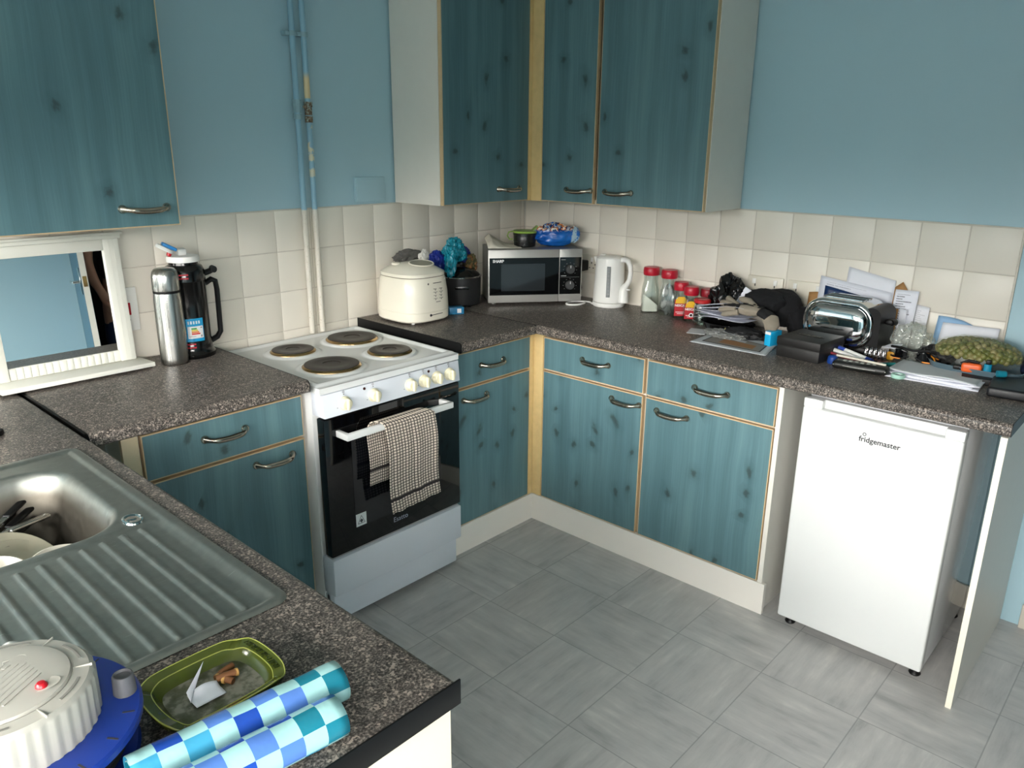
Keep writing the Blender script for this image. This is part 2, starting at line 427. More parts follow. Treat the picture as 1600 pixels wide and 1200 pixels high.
for xx in (VX0, (VX0+VX1)/2-.03, VX1-.06): f.box(xx, xx+.06, f0, f1, WZ0+.06, WZ1-.06)
f.build('window_frame', WPLAS, wi)
MB().box(VX0+.06, VX1-.06, YS-.062, YS-.058, WZ0+.06, WZ1-.06).build('pane', WGLASS, wi)
# door opened into the hall, seen in the mirror
d = bpy.data.objects.new('door_1', None); COL.objects.link(d); d['kind'] = 'structure'
d['label'] = 'dark blue door standing open with white edge seen in the mirror'
DB = plain('dark_blue_gloss_paint', '#2c5468', .3)
f = MB(); f.box(DX0-.004, DX0+.004, YS-.1, YS+.012, 0, DZ+.04); f.box(DX1-.004, DX1+.05, YS-.1, YS+.012, 0, DZ+.04); f.box(DX0-.004, DX1-.004, YS-.1, YS+.012, DZ-.01, DZ+.04)
f.build('door_frame', DB, d)
m = MB(); m.mi = 1; m.box(0, .7175, -.0355, -.0005, .008, 1.99); m.mi = 0; m.box(0, .717, -.0005, .001, .008, 1.99); m.box(0, .717, -.037, -.0355, .008, 1.99)
lf = m.build('door_leaf', [DB, WHITEP], d); lf.location = (DX0-.052, YS+.016, 0); lf.rotation_euler = (0, 0, R(104.5))
m = MB(); m.tube([(.665, .001, 1.03), (.665, .045, 1.03), (.655, .052, 1.03), (.555, .052, 1.03)], .009, 10); m.box(.645, .685, .001, .009, .95, 1.12, .002)
m.build('door_handle', CHROME, lf)
m = MB(); m.box(.7175, .7195, -.029, -.007, 1.0, 1.065); m.build('lock_plate', plain('brass', '#8a7448', .3, 1.0), lf)
# tiled splashbacks : 150 mm tiles
ZT = 1.347
def tiles(name, horiz, rows, facing, label):
    m = MB(); g = .0018
    for a, b in zip(horiz, horiz[1:]):
        for z1, z0 in zip(rows, rows[1:]):
            if facing == 's': m.box(-b+g, -a-g, .0, .0075, z0+g, z1-g, .0016, 2)
            else: m.box(.0, .0075, -b+g, -a-g, z0+g, z1-g, .0016, 2)
    m.mi = 1
    if facing == 's': m.box(-horiz[-1], -horiz[0], .0012, .0079, rows[-1], rows[0]+.003)
    else: m.box(.0012, .0079, -horiz[-1]-.004, -horiz[0], rows[-1], rows[0]+.003)
    struct(name, m, [TILE, GROUT], label=label)
rows = [ZT, ZT-.15, ZT-.30, ZT-.45, ZT-.53]
tiles('trim_1', [0, .0273]+[.1773+.15*k for k in range(20)], rows, 's', 'cream square tiles behind the cooker')
tiles('trim_2', [0, .0039]+[.1539+.15*k for k in range(14)], rows[:4]+[ZT-.47], 'w', 'cream square tiles behind the kettle and toaster')
# plinths and skirting
b = MB(); b.box(-.0, -.012, -2.32, YS, 0, .09, .003); b.box(-.0, -.012, -1.64, -2.245, 0, .09, .003)
struct('baseboard_east', b, plain('worn_cream_skirting', '#cdc8ba', .5, var=.15))
PL = plain('cream_plinth', '#ece7de', .45, var=.05, scale=6)
struct('trim_3', MB().box(-.5526, -.536, -.5526, -1.634, 0, .119), PL, label='cream plinth under the doors on the fridge side')
b = MB(); b.box(-1.04, -.536, -.5526, -.536, 0, .119)
struct('trim_4', b, PL, label='cream plinth under the door right of the cooker')
b = MB(); b.box(-2.30, -1.66, -.5526, -.536, 0, .119); struct('trim_5', b, PL, label='cream plinth left of the cooker')

# ------------------------------------------------------------------ cabinets
def handle(parent, cx, z, w=.125, y=0.0):
    m = MB(); n = 14; pts = []; rad = []
    for i in range(n+1):
        t = i/n; x = cx-w/2+w*t; e = min(t, 1-t)
        out = .026*min(1.0, (e/.16))**.6 if e > 0 else 0
        dip = -.006*math.sin(PI*t)
        pts.append((x, y-.004-out, z+dip)); rad.append(.0095 if e < .03 else (.0062 if e < .2 else .0076))
    m.tube(pts, .006, 10, rad, flat=1.15)
    for s in (-1, 1):
        xx = cx+s*w/2
        m.lathe([(0, 0), (.0115, 0), (.0125, .004), (.010, .009), (.0, .0105)], 14, M=Matrix.Translation((xx, y, z)) @ Matrix.Rotation(PI/2, 4, 'X'))
    return m.build('handle', NICKEL, parent)
def slab(name, parent, x0, x1, z0, z1):
    m = MB(); m.mi = 1; m.box(x0, x1, 0, .018, z0, z1); m.mi = 0
    m.box(x0+.0035, x1-.0035, -.0008, .001, z0+.0035, z1-.0035)
    return m.build(name, [PINE, EDGE], parent, smooth=False)
def base_unit(label, loc, rz, w, dh, oh, dx=(0, 0), side=None, filler=None):
    t = thing('base_cabinet', label, 'kitchen cabinet', loc, rz)
    c = MB(); c.box(0, .016, .0195, .53, .121, .858); c.box(w-.016, w, .0195, .53, .121, .858)
    c.box(.016, w-.016, .0195, .53, .121, .137); c.box(.016, w-.016, .514, .53, .137, .858); c.box(.016, w-.016, .0195, .1, .84, .858)
    c.box(.016, w-.016, .0195, .05, .688, .702)
    c.build('body', CREAM, t, smooth=False)
    dr = slab('drawer', t, .003, w-.003, .698, .833); handle(dr, dh[0], dh[1])
    do = slab('door', t, .003, w-.003, .121, .690); handle(do, oh[0], oh[1])
    return t
YF = -.548
base_unit('blue pine base cabinet with drawer, left of the cooker', (-2.160, YF, 0), 0, .502, (.2385, .776), (.388, .65))
base_unit('blue pine base cabinet with drawer, right of the cooker', (-1.031, YF, 0), 0, .458, (.2285, .768), (.132, .646))
base_unit('blue pine base cabinet with drawer, nearer the corner on the fridge side', (YF, -.597, 0), -PI/2, .4935, (.2665, .777), (.415, .651))
e2 = base_unit('blue pine base cabinet with drawer, next to the fridge', (YF, -1.0975, 0), -PI/2, .5065, (.2655, .772), (.118, .65))
MB().box(.508, .524, 0, .54, .0, .858).build('side_panel', CREAM, e2, smooth=False)
def post(label, xs, ys, z0, z1, e, nm):
    m = MB(); m.box(xs, e, e, e+.02, z0, z1, .001); m.box(e, e+.02, ys, e+.02, z0, z1, .001)
    return tag(m.build(nm, POST), label, 'corner post')
post('pale pine corner post between the lower cabinets', -.573, -.595, .12, .855, YF, 'corner_post')
post('pale pine corner post between the wall cabinets', -.312, -.3495, 1.351, 2.2, -.2945, 'corner_post')
m = MB(); m.box(-2.205, -2.162, -.54, -.525, .12, .858)
tag(m.build('filler_panel', plain('pale_pine_panel', '#e2d0ac', .5)), 'pale filler strip beside the drawer left of the cooker', 'panel')
def wall_unit(label, loc, rz, w, doors, hs, sides, h=.85):
    t = thing('wall_cabinet', label, 'kitchen cabinet', loc, rz)
    c = MB(); d = .292
    c.box(0, w, .0185, d, 0, .018); c.box(0, w, .0185, d, h-.018, h); c.box(0, .016, .0185, d, .018, h-.018); c.box(w-.016, w, .0185, d, .018, h-.018)
    c.box(.016, w-.016, d-.008, d, .018, h-.018)
    c.build('body', CREAM, t, smooth=False)
    for (a, b), hx in zip(doors, hs):
        do = slab('door', t, a, b, .001, h-.001); handle(do, hx, .054)
    return t
YU = -.2935
wall_unit('blue pine wall cabinet above the mirror', (-2.361, YU, 1.3515), 0, .5, [(.002, .4985)], [.399], 0)
wall_unit('dark blue pine wall cabinet right of the pipes', (-.812, YU, 1.3515), 0, .499, [(.002, .497)], [.374], 0)
wall_unit('double door dark blue pine wall cabinet above the kettle', (YU, -.351, 1.3515), -PI/2, .785, [(.001, .278), (.2955, .783)], [.204, .402], 0)

# ------------------------------------------------------------------ worktops
def nose(d, z0=.860, z1=H, r=.014):
    return [(0, z0), (-d+.004, z0), (-d, z0+.004)] + [(-d+r-r*math.cos(R(a)), z1-r+r*math.sin(R(a))) for a in (0, 22, 45, 68, 90)] + [(0, z1)]
t = thing('worktop', 'speckled grey worktop carrying the kettle and toaster', 'worktop', (-.3, -1.1, .86))
MB().prism([(x-.001, z) for x, z in nose(.615)], -2.2667, -.001, 'y').build('slab', GRAN, t, off=t.location)
m = MB(); m.prism([(x-.002, z) for x, z in nose(.6135)], -2.2687, -2.2667, 'y'); m.build('edge_strip', BLK, t, off=t.location)
t = thing('worktop', 'speckled grey worktop under the bread maker', 'worktop', (-.8, -.3, .86))
MB().prism([(y, z) for y, z in nose(.616)], -1.030, -.6165, 'x').build('slab', GRAN, t, off=t.location)
MB().prism([(y, z) for y, z in nose(.617, .858, .8972)], -1.0335, -1.030, 'x').build('edge_strip', BLK, t, off=t.location)
MB().box(-.6178, -.6152, -.612, -.002, .88, H+.0007).build('joint_strip', BLK, t, off=t.location)
t = thing('worktop', 'speckled grey worktop under the steel flask', 'worktop', (-2., -.3, .86))
MB().prism([(y, z) for y, z in nose(.616)], -2.302, -1.672, 'x').build('slab', GRAN, t, off=t.location)
MB().prism([(y, z) for y, z in nose(.6155, .8605, .8968)], -2.3095, -2.302, 'x').build('joint_strip', plain('black_metal_strip', '#1b1b1b', .4, 1.0), t, off=t.location)
MB().prism([(y, z) for y, z in nose(.6165, .8595, .8964)], -1.672, -1.6695, 'x').build('edge_strip', BLK, t, off=t.location)
t = thing('worktop', 'speckled grey worktop around the sink', 'worktop', (-2.6, -1., .86))
m = MB(); y0, y1 = -1.9395, -.001
m.prism([(-2.3802, .86), (-2.3142, .86), (-2.3102, .864)] + [(-2.3242+.014*math.cos(R(a)), H-.014+.014*math.sin(R(a))) for a in (0, 22, 45, 68, 90)] + [(-2.3802, H)], y0, y1, 'y')
m.box(-3.02, -2.845, y0, y1, .86, H); m.box(-2.845, -2.3802, -.705, y1, .86, H); m.box(-2.845, -2.3802, y0, -1.588, .86, H)
m.build('slab', GRAN, t, off=t.location)
m = MB(); m.box(-3.02, -2.309, -1.9425, -1.9395, .858, .8975, .0008); m.build('edge_strip', BLK, t, off=t.location)
sc = thing('sink_cabinet', 'cream end panel of the sink unit under the near worktop corner', 'kitchen cabinet', (-2.6, -1.2, 0))
m = MB(); m.box(-3.0, -2.325, -1.938, -1.92, 0, .859); m.build('end_panel', plain('warm_cream_melamine', '#dbd1bb', .5, var=.04), sc, off=sc.location, smooth=False)
m = MB(); m.box(-2.98, -2.352, -1.92, -.6, .12, .14); m.box(-2.37, -2.353, -1.92, -.6, .0, .13); m.box(-2.37, -2.353, -1.92, -.6, .84, .859); m.box(-3.0, -2.98, -1.92, -.6, .0, .859); m.box(-2.98, -2.353, -.62, -.6, .13, .859); m.box(-2.37, -2.353, -.61, -.28, .0, .859); m.box(-2.36, -2.165, -.30, -.28, 0, .859); m.build('body', CREAM, sc, off=sc.location, smooth=False)  # last two boards are added so the corner gap falls into shade
for a, b in ((-.64, -1.06), (-1.065, -1.49), (-1.495, -1.915)):
    m = MB(); m.mi = 1; m.box(-2.352, -2.334, a, b, .121, .838); m.mi = 0; m.box(-2.335, -2.3335, a-.0035, b+.0035, .1245, .8345); m.build('door', [PINE, EDGE], sc, off=sc.location, smooth=False)
t = thing('end_panel', 'upright white panel holding the worktop end beside the fridge', 'panel', (-.31, -2.256, 0))
m = MB(); m.box(-.622, -.002, -2.2645, -2.248, 0, .859); m.build('board', CREAM, t, off=t.location, smooth=False)
m = MB(); m.box(-.6235, -.622, -2.2645, -2.248, 0, .859); m.build('edging', plain('cream_edging', '#ece6d4', .5), t, off=t.location, smooth=False)
# ------------------------------------------------------------------ cooker
def W(t): return dict(off=t.location)
ck = thing('electric_cooker', 'white freestanding electric cooker with four solid hotplates and black oven door', 'cooker', (-1.357, -.33, 0))
X0, X1, CF, CT = -1.650, -1.064, -.635, .876
m = MB(); m.box(X0+.006, X1-.006, -.575, -.03, .03, CT-.03, .003); m.box(X0+.01, X1-.01, -.60, -.5, .03, .13)
for x in (X0+.05, X1-.05):
    for y in (-.53, -.08): m.cyl((x, y, 0), (x, y, .031), .018)
m.build('body', [ENAMEL], ck, **W(ck))
# hob with pressed rim
m = MB()
def hobz(x, y):
    ex = min(x-X0, X1-x); ey = min(y-(CF+.004), -.022-y); e = min(ex, ey-.012)
    z = CT
    if e < .012: z -= .006*(1-e/.012)**2 if e > 0 else .006
    k = min(1, max(0, (e-.018)/.012)); z -= .007*k*k*(3-2*k)
    for cx, cy, r in ((-1.468, -.205, .09), (-1.212, -.205, .108), (-1.483, -.462, .108), (-1.229, -.452, .09)):
        dd = math.hypot(x-cx, y-cy); k = min(1, max(0, (r+.012-dd)/.012)); z += .0055*k*k*(3-2*k)
    return z
m.grid(110, 110, lambda u, v: Vector((X0+(X1-X0)*u, CF+.002+(-.02-CF-.002)*v, hobz(X0+(X1-X0)*u, CF+.002+(-.02-CF-.002)*v))))
m.box(X0, X1, CF+.002, -.02, CT-.028, CT-.0085)
for vx in (-1.60, -1.545): m.mi = 0; m.box(vx, vx+.04, -.034, -.029, CT-.006, CT-.004)
m.build('hob', ENAMEL, ck, **W(ck))
PLATE = plain('cast_iron_hotplate', '#2b231f', .42, .3, var=.35, scale=30); COP = plain('heat_tinted_steel_rim', '#c0a070', .22, 1.0, var=.3, scale=12)
for cx, cy, r in ((-1.468, -.205, .074), (-1.212, -.205, .092), (-1.483, -.462, .092), (-1.229, -.452, .074)):
    m = MB(); z = CT-.0025
    m.mi = 1; m.lathe([(r+.006, 0), (r+.006, .003), (r+.001, .0075), (r-.001, .0085)], 48, (cx, cy, z))
    m.mi = 0; m.lathe([(r-.001, .0085), (r-.002, .0105), (r-.01, .0115), (r*.62, .0115), (r*.6, .0108), (r*.34, .0108), (r*.32, .0085), (.0, .0085)], 48, (cx, cy, z))
    m.build('hotplate', [PLATE, COP], ck, **W(ck))
PANEL = plain('silver_white_panel', '#d4d9e0', .25, var=.02)
m = MB(); m.prism([(-.58, .846), (CF-.002, .846), (CF-.010, .772), (-.58, .772)], X0+.003, X1-.003, 'x', .004); m.build('control_panel', PANEL, ck, **W(ck))
TILT = Matrix.Rotation(R(-6), 4, 'X')
KX = (-1.567, -1.452, -1.298, -1.237, -1.178, -1.119); KZ = .806
m = MB()
for i, x in enumerate(KX):
    for s_, c in ((0, '\u25cf' if False else '.'), ): pass
    m.box(x-.002, x+.002, CF-.0062, CF-.0045, KZ+.027, KZ+.030); m.lathe([(.0025, 0), (.004, 0), (.004, .001), (.0025, .001), (.0025, 0)], 12, M=Matrix.Translation((x, CF-.0035, KZ+.0365)) @ Matrix.Rotation(PI/2, 4, 'X'))
    for a in range(6 if i == 1 else 4):
        t = R(200+ (28 if i == 1 else 44)*a); rr = .029
        m.box(x+rr*math.cos(t)-.0018, x+rr*math.cos(t)+.0018, CF-.0085, CF-.006+.0, KZ+rr*math.sin(t)-.0012, KZ+rr*math.sin(t)+.0012)
m.build('marking', LGREY, ck, **W(ck))
for x in (-1.486, -1.212):
    m = MB(); m.lathe([(0, .0025), (.0045, .002), (.005, 0), (0, 0)], 14, M=Matrix.Translation((x, CF-.0035, .8345)) @ Matrix.Rotation(PI/2, 4, 'X')); m.build('indicator_lamp', plain('dark_red_lens', '#3a1010', .2), ck, **W(ck))
KNOB = plain('ivory_knob', '#eae3c4', .3)
for x in KX:
    m = MB(); T = Matrix.Translation((x, CF-.0055, KZ)) @ Matrix.Rotation(PI/2, 4, 'X')
    m.lathe([(0, 0), (.0225, 0), (.0225, .004), (.0195, .006), (.0185, .019), (.016, .021), (0, .021)], 28, M=T)
    m.box(-.005, .005, -.0185, .0185, .012, .029, .003, 2, M=T)
    m.build('knob', KNOB, ck, **W(ck))
# oven door
dr = MB(); dr.box(X0+.004, X1-.004, CF-.004, -.60, .286, .766, .004); od = dr.build('oven_door', BGLASS, ck, **W(ck))
m = MB(); m.box(-1.548, -1.165, CF-.0046, CF-.004, .36, .672); m.build('door_window', plain('smoked_oven_window', '#15161a', .05, var=0), od, **W(ck))
m = MB(); m.tube([(-1.602, -.692, .713), (-1.153, -.692, .713)], .014, 4)
m = MB(); m.box(-1.604, -1.152, -.700, -.684, .701, .723, .003); m.box(-1.604, -1.588, -.690, CF-.003, .701, .723, .003); m.box(-1.168, -1.152, -.690, CF-.003, .701, .723, .003)
m.build('handle', ENAMEL, od, **W(ck))
m = MB(); m.text('Esatto', .026, face_s(-1.357, CF-.0042, .322), .0003); m.build('logo', plain('logo_grey', '#8f98a8', .4), od, **W(ck))
m = MB(); m.box(-1.546, -1.504, CF-.0049, CF-.004, .363, .408); m.mi = 1
T = face_s(-1.525, CF-.0052, .381)
for a, b in (((-.014, -.009), (.014, -.009)), ((.014, -.009), (0, .019)), ((0, .019), (-.014, -.009))): m.tube([T @ Vector((a[0], a[1], 0)), T @ Vector((b[0], b[1], 0))], .0009, 5)
m.prism([(0, -.008), (.007, 0), (0, .008), (-.007, 0)], 0, .0003, 'z', M=T)
m.build('warning_sticker', [plain('sticker_silver', '#cfd3d2', .4), INK], od, **W(ck))
m = MB(); m.box(X0+.004, X1-.004, CF-.008, -.58, .141, .276, .005); m.build('drawer_front', PANEL, ck, **W(ck))
m = MB(); m.box(X0+.010, X1-.014, CF+.010, -.58, .036, .1375, .004); m.build('plinth_panel', PANEL, ck, **W(ck))
m = MB(); m.box(X0+.01, X1-.01, CF+.006, -.60, .275, .288); m.build('door_seal', MGREY, ck, **W(ck))

# tea towel over the oven handle
def towel():
    m = MB(); L = []
    y0, zt = -.6925, .7265
    # path: back bottom -> over bar -> front bottom   (s in metres)
    def path(s):
        if s < .215: return (-.6735, .512+s)
        if s < .245:
            t = (s-.215)/.03*PI; return (-.6925+.019*math.cos(t), .727+.008*math.sin(t))
        return (-.7115, .727-(s-.245))
    ST = .245+.314
    def f(u, v):
        s = v*ST; y, z = path(s)
        k = max(0, min(1, (s-.19)/.07)); k = k*k*(3-2*k)
        w = .150+.062*k
        xl = (-1.508*(1-k)) + (-1.465*k) + .004*math.sin(s*23)
        if k > .9: xl += .016*((s-.245)/.33)
        x = xl + w*u
        side = -1 if s > .23 else 1
        amp = .004*min(1, abs(s-.23)/.1)
        fold = amp*math.sin(u*9+1.0+s*3) + .5*amp*math.sin(u*21+2)
        y += side*max(-.003, abs(fold)*.9) if side < 0 else -abs(fold)*.3
        if s > .52: z += .003*math.sin(u*26)*((s-.52)/.055)**2
        z -= .012*(1-u)*max(0, (s-.245)/.33)
        return Vector((x, y, z))
    m.grid(46, 90, f)
    o = m.build('tea_towel', m_towel(), off=(-1.36, -.69, .72)); o.location = (-1.36, -.69, .72)
    solid(o, .0035)
    return tag(o, 'checked beige and black tea towel hanging over the oven door handle', 'tea towel')
towel()

# ------------------------------------------------------------------ fridge
fr = thing('fridge', 'white under-counter fridge between the base cabinet and the end panel', 'fridge', (-.3, -1.93, 0))
FX, FA, FB, FT = -.572, -1.697, -2.158, .832
m = MB(); m.box(-.525, -.045, FB+.003, FA-.003, .036, FT+.008, .004); m.build('body', plain('glossy_grey_white_side', '#c9ccce', .05), fr, **W(fr))
m = MB(); m.box(FX, -.531, FB, FA, .040, FT-.028, .007, 3); m.box(FX+.002, -.531, FB, FB+.052, FT-.030, FT, .004); m.box(FX+.002, -.531, FA-.06, FA, FT-.030, FT, .004); m.box(FX+.022, -.531, FB+.05, FA-.058, FT-.032, FT-.001, .002)
dd = m.build('door', ENAMEL, fr, **W(fr))
m = MB(); m.box(-.531, -.525, FB+.006, FA-.006, .056, FT-.004); m.build('door_seal', plain('grey_gasket', '#6a625f', .6), fr, **W(fr))
m = MB(); m.text('fridgemaster', .0235, face_w(FX-.0003, -1.938, .735), .0003, bold=.0004)
T = face_w(FX-.0003, -1.893, .7585); m.lathe([(.0035, 0), (.0055, 0), (.0055, .0004), (.0035, .0004), (.0035, 0)], 18, M=T)
m.build('logo', INK, dd, **W(fr))
for x in (-.52, -.09):
    for y in (FA-.03, FB+.024):
        m = MB(); m.lathe([(0, 0), (.016, 0), (.018, .004), (.014, .012), (.014, .038), (0, .038)], 18, (x, y, 0)); m.build('foot', BLK, fr, **W(fr))

# ------------------------------------------------------------------ microwave (rotated into the corner)
mw = thing('microwave', 'silver and black microwave standing in the corner', 'microwave', (-.478, -.212, H), math.atan2(-.616, .788))
MWW, MWD, Z0, Z1 = .424, .222, .012, .247
CAS = plain('silver_grey_casing', '#7d7c78', .35, .4)
m = MB(); m.box(.004, MWW-.004, .022, MWD, Z0, Z1, .003)
for x in (.03, MWW-.03):
    for y in (.05, MWD-.03): m.cyl((x, y, 0), (x, y, Z0+.002), .012)
m.build('body', CAS, mw)
SIL = plain('brushed_silver_plastic', '#a9a8a3', .33, .35)
m = MB(); m.box(0, .318, 0, .02, Z0, Z1, .003); md = m.build('door', SIL, mw)
m = MB(); m.box(.006, .318, -.0012, .004, Z0+.034, Z1-.036); m.build('door_glass', plain('microwave_glass', '#050506', .06, var=0, Specular_IOR_Level=.28), md)
m = MB(); m.box(.058, .255, -.0016, -.001, Z0+.052, Z1-.062); m.build('door_window', plain('perforated_screen', '#24272a', .08, var=.1), md)
m = MB(); m.text('SHARP', .0165, face_s(.045, -.0016, Z1-.055), .0003, bold=.0007)
m.build('logo', WPRINT, md)
m = MB(); m.box(.3195, MWW, 0, .02, Z0, Z1, .003); mc = m.build('control_panel', SIL, mw)
m = MB(); m.box(.3215, MWW-.005, -.0012, .004, Z0+.034, Z1-.036); m.build('panel_glass', BGLASS, mc)
for z in (.158, .087):
    m = MB(); T = Matrix.Translation((.369, -.001, z)) @ Matrix.Rotation(PI/2, 4, 'X')
    m.lathe([(0, 0), (.0205, 0), (.0195, .012), (.017, .014), (0, .014)], 26, M=T); m.mi = 1; m.box(-.0012, .0012, .006, .018, .013, .0148, M=T)
    m.build('dial', [DGREY, WPRINT], mc)
m = MB()
for z in (.158, .087):
    for a in range(9):
        t = R(-40+a*32); m.box(.369+.030*math.cos(t)-.0022, .369+.030*math.cos(t)+.0022, -.0016, -.001, z+.028*math.sin(t)-.0006, z+.028*math.sin(t)+.0006)
m.box(.328, .348, -.0016, -.001, .199, .202); m.box(.326, .412, -.0016, -.001, .122, .1226); m.box(.328, .352, -.0016, -.001, .127, .130)
m.build('marking', plain('panel_white', '#9a9a9a', .5), mc)
pl = thing('mains_plug', 'black plug and hanging cable in the wall socket behind the microwave', 'plug', (-.02, -.385, 1.05))
m = MB(); m.box(-.045, .02, -.022, .022, -.025, .022, .006); m.build('plug_body', BLK, pl)
m = MB(); m.tube([(-.03, 0, -.02), (-.036, -.012, -.06), (-.035, -.02, -.10), (-.04, -.018, -.135), (-.075, .03, -.149), (-.11, .10, -.149)], .004, 8); m.build('cable', BLK, pl)

# ------------------------------------------------------------------ kettle
kt = thing('kettle', 'white plastic jug kettle beside the microwave', 'kettle', (-.084, -.583, H))
def oval(z, rx, ry, n=40, oy=0): return [Vector((rx*math.cos(2*PI*i/n), oy+ry*math.sin(2*PI*i/n), z)) for i in range(n)]
def loft(m, rings, cap=True):
    be = m._mark(); V = [[m.bm.verts.new(p) for p in r] for r in rings]; n = len(V[0])
    for a, b in zip(V, V[1:]):
        for i in range(n): m.bm.faces.new([a[i], a[(i+1) % n], b[(i+1) % n], b[i]])
    if cap: m.bm.faces.new(V[0][::-1]); m.bm.faces.new(V[-1])
    m._done(be); return m
m = MB(); loft(m, [oval(0, .066, .070), oval(.004, .069, .073), oval(.018, .069, .073), oval(.019, .067, .071)]); m.build('base', WPLAS, kt)
m = MB(); loft(m, [oval(.022, .067, .071), oval(.030, .068, .072), oval(.10, .064, .068), oval(.18, .060, .065), oval(.214, .058, .063), oval(.2145, .052, .056), oval(.212, .05, .054)])
m.prism([(.058, .214), (.083, .212), (.062, .165)], -.014, .014, 'x', .003)
m.build('body', WPLAS, kt)
m = MB(); loft(m, [oval(.209, .051, .055), oval(.216, .050, .054), oval(.221, .044, .048), oval(.222, .02, .02)]); m.box(-.012, .012, .028, .048, .219, .227, .004); m.build('lid', WPLAS, kt)
m = MB(); P = [(0, -.056, .206), (0, -.075, .212), (0, -.093, .207), (0, -.106, .188), (0, -.111, .160), (0, -.107, .128), (0, -.096, .108), (0, -.083, .094), (0, -.078, .075), (0, -.077, .025)]
m.tube(P, .011, 12, [.011, .012, .0115, .011, .0105, .011, .012, .015, .020, .024], flat=1.0); m.build('handle', WPLAS, kt)
m = MB(); m.box(-.005, .005, -.112, -.088, .080, .087, .002); m.build('switch', WPLAS, kt)
WIN = plain('smoky_water_gauge', '#8d9090', .2)
m = MB(); n = 10
def gauge(u, v):
    a = R(180+38-11+18*u) if False else R(203+14*u); z = .048+.135*v
    r_ = .0665-.0035*(z/.2)
    return Vector((r_*math.cos(a)*1.006, (r_+.0045)*math.sin(a)*1.006, z))
m.grid(6, 12, gauge); g = m.build('water_gauge', WIN, kt); solid(g, .0015, 1)
m = MB(); 
for i in range(7):
    a = R(210); z = .062+.016*i; m.box(.0675*math.cos(a)-.002, .0675*math.cos(a)+.001, .072*math.sin(a)-.006, .072*math.sin(a)+.006, z, z+.0012)
m.build('gauge_marks', MGREY, kt)
pts = [(-.085+.052*math.cos(R(a)), .12+.034*math.sin(R(a)), .005) for a in range(0, 345, 15)]
m = MB(); m.tube([(-.045, .055, .006)]+[(-.02, .09, .005)]+pts[1:], .0042, 8); m.build('cable', WPLAS, kt)

# ------------------------------------------------------------------ bread maker
bm_ = thing('bread_maker', 'cream bread maker standing on the worktop right of the cooker', 'bread maker', (-.873, -.168, H))
CRM = plain('cream_gloss_plastic', '#e6e1d0', .2, var=.03)
def sq(z, a, b, e=3.3, n=56, ox=0, oy=0):
    o = []
    for i in range(n):
        t = 2*PI*i/n; c, s_ = math.cos(t), math.sin(t)
        o.append(Vector((ox+a*math.copysign(abs(c)**(2/e), c), oy+b*math.copysign(abs(s_)**(2/e), s_), z)))
    return o
BA, BB = .121, .128
m = MB(); loft(m, [sq(.008, BA-.006, BB-.006), sq(.014, BA, BB), sq(.045, BA+.001, BB+.001), sq(.0465, BA-.0005, BB-.0005), sq(.048, BA+.001, BB+.001), sq(.12, BA, BB, 3.1), sq(.172, BA-.005, BB-.005, 2.9), sq(.182, BA-.008, BB-.008, 2.8)])
m.build('body', CRM, bm_)
for x in (-.075, .075):
    for y in (-.085, .085): m = MB(); m.cyl((x, y, 0), (x, y, .0125), .007, 12); m.build('foot', WPLAS, bm_)
m = MB(); m.mi = 1; loft(m, [sq(.1815, BA-.010, BB-.010, 2.8), sq(.185, BA-.010, BB-.010, 2.8)]); m.mi = 0
loft(m, [sq(.185, BA-.007, BB-.007, 2.8), sq(.197, BA-.007, BB-.007, 2.8)]+[sq(.197+.036*(1-k**2.4), (BA-.008)*k, (BB-.008)*k, 2.8-.6*(1-k)) for k in (.97, .9, .8, .68, .54, .4, .25, .08)]); ld = m.build('lid', [CRM, plain('brown_seam', '#5a4a34', .6)], bm_)
TW = Matrix.Translation((.014, -.040, .2300)) @ Matrix.Rotation(R(9), 4, 'X')
m = MB(); m.lathe([(.0, .0022), (.030, .0016), (.034, .001)], 36, M=TW, sx=1.45, sy=1.15); m.build('lid_window', plain('olive_window', '#8b8a78', .15), ld)
m = MB(); m.lathe([(.033, 0), (.036, .0025), (.038, .0022), (.040, -.001), (.033, 0)], 36, M=TW, sx=1.45, sy=1.15); m.build('lid_rim', CRM, ld)
m = MB(); m.lathe([(0, .004), (.016, .003), (.019, 0), (.019, -.006)], 20, (-.055, .035, .229)); m.build('lid_knob', CRM, ld)
m = MB(); yy = -BB-.0008
for r_ in range(4):
    for c_ in range(2):
        m.box(-.002+.030*c_, .014+.030*c_+.004*(r_ % 2), yy-.0006, yy+.002, .137-.013*r_, .1384-.013*r_); m.box(.006+.030*c_, .011+.030*c_, yy-.0006, yy+.002, .132-.013*r_, .1345-.013*r_)
m.box(-.002, .040, yy-.0006, yy+.003, .160, .1622); m.box(.010, .034, yy-.0006, yy+.001, .0835, .0855)
m.lathe([(0, .001), (.0035, .001), (.004, 0)], 12, M=Matrix.Translation((-.028, yy+.002, .160)) @ Matrix.Rotation(PI/2, 4, 'X'))
m.build('marking', plain('control_print_grey', '#55524c', .6), bm_)
m = MB(); m.tube([(-.018, yy-.001, .034), (.040, yy+.001, .035), (.075, yy+.012, .036)], .0014, 6); m.lathe([(0, .003), (.005, .002), (.0055, 0)], 14, M=Matrix.Translation((-.019, yy, .034)) @ Matrix.Rotation(PI/2, 4, 'X')); m.build('slider', INK, bm_)
m = MB(); m.lathe([(0, .003), (.008, .002), (.009, 0)], 16, M=Matrix.Translation((.074, -.108, .165)) @ Matrix.Rotation(PI/2, 4, 'X') @ Matrix.Rotation(R(30), 4, 'Y')); m.build('button', WPLAS, bm_)

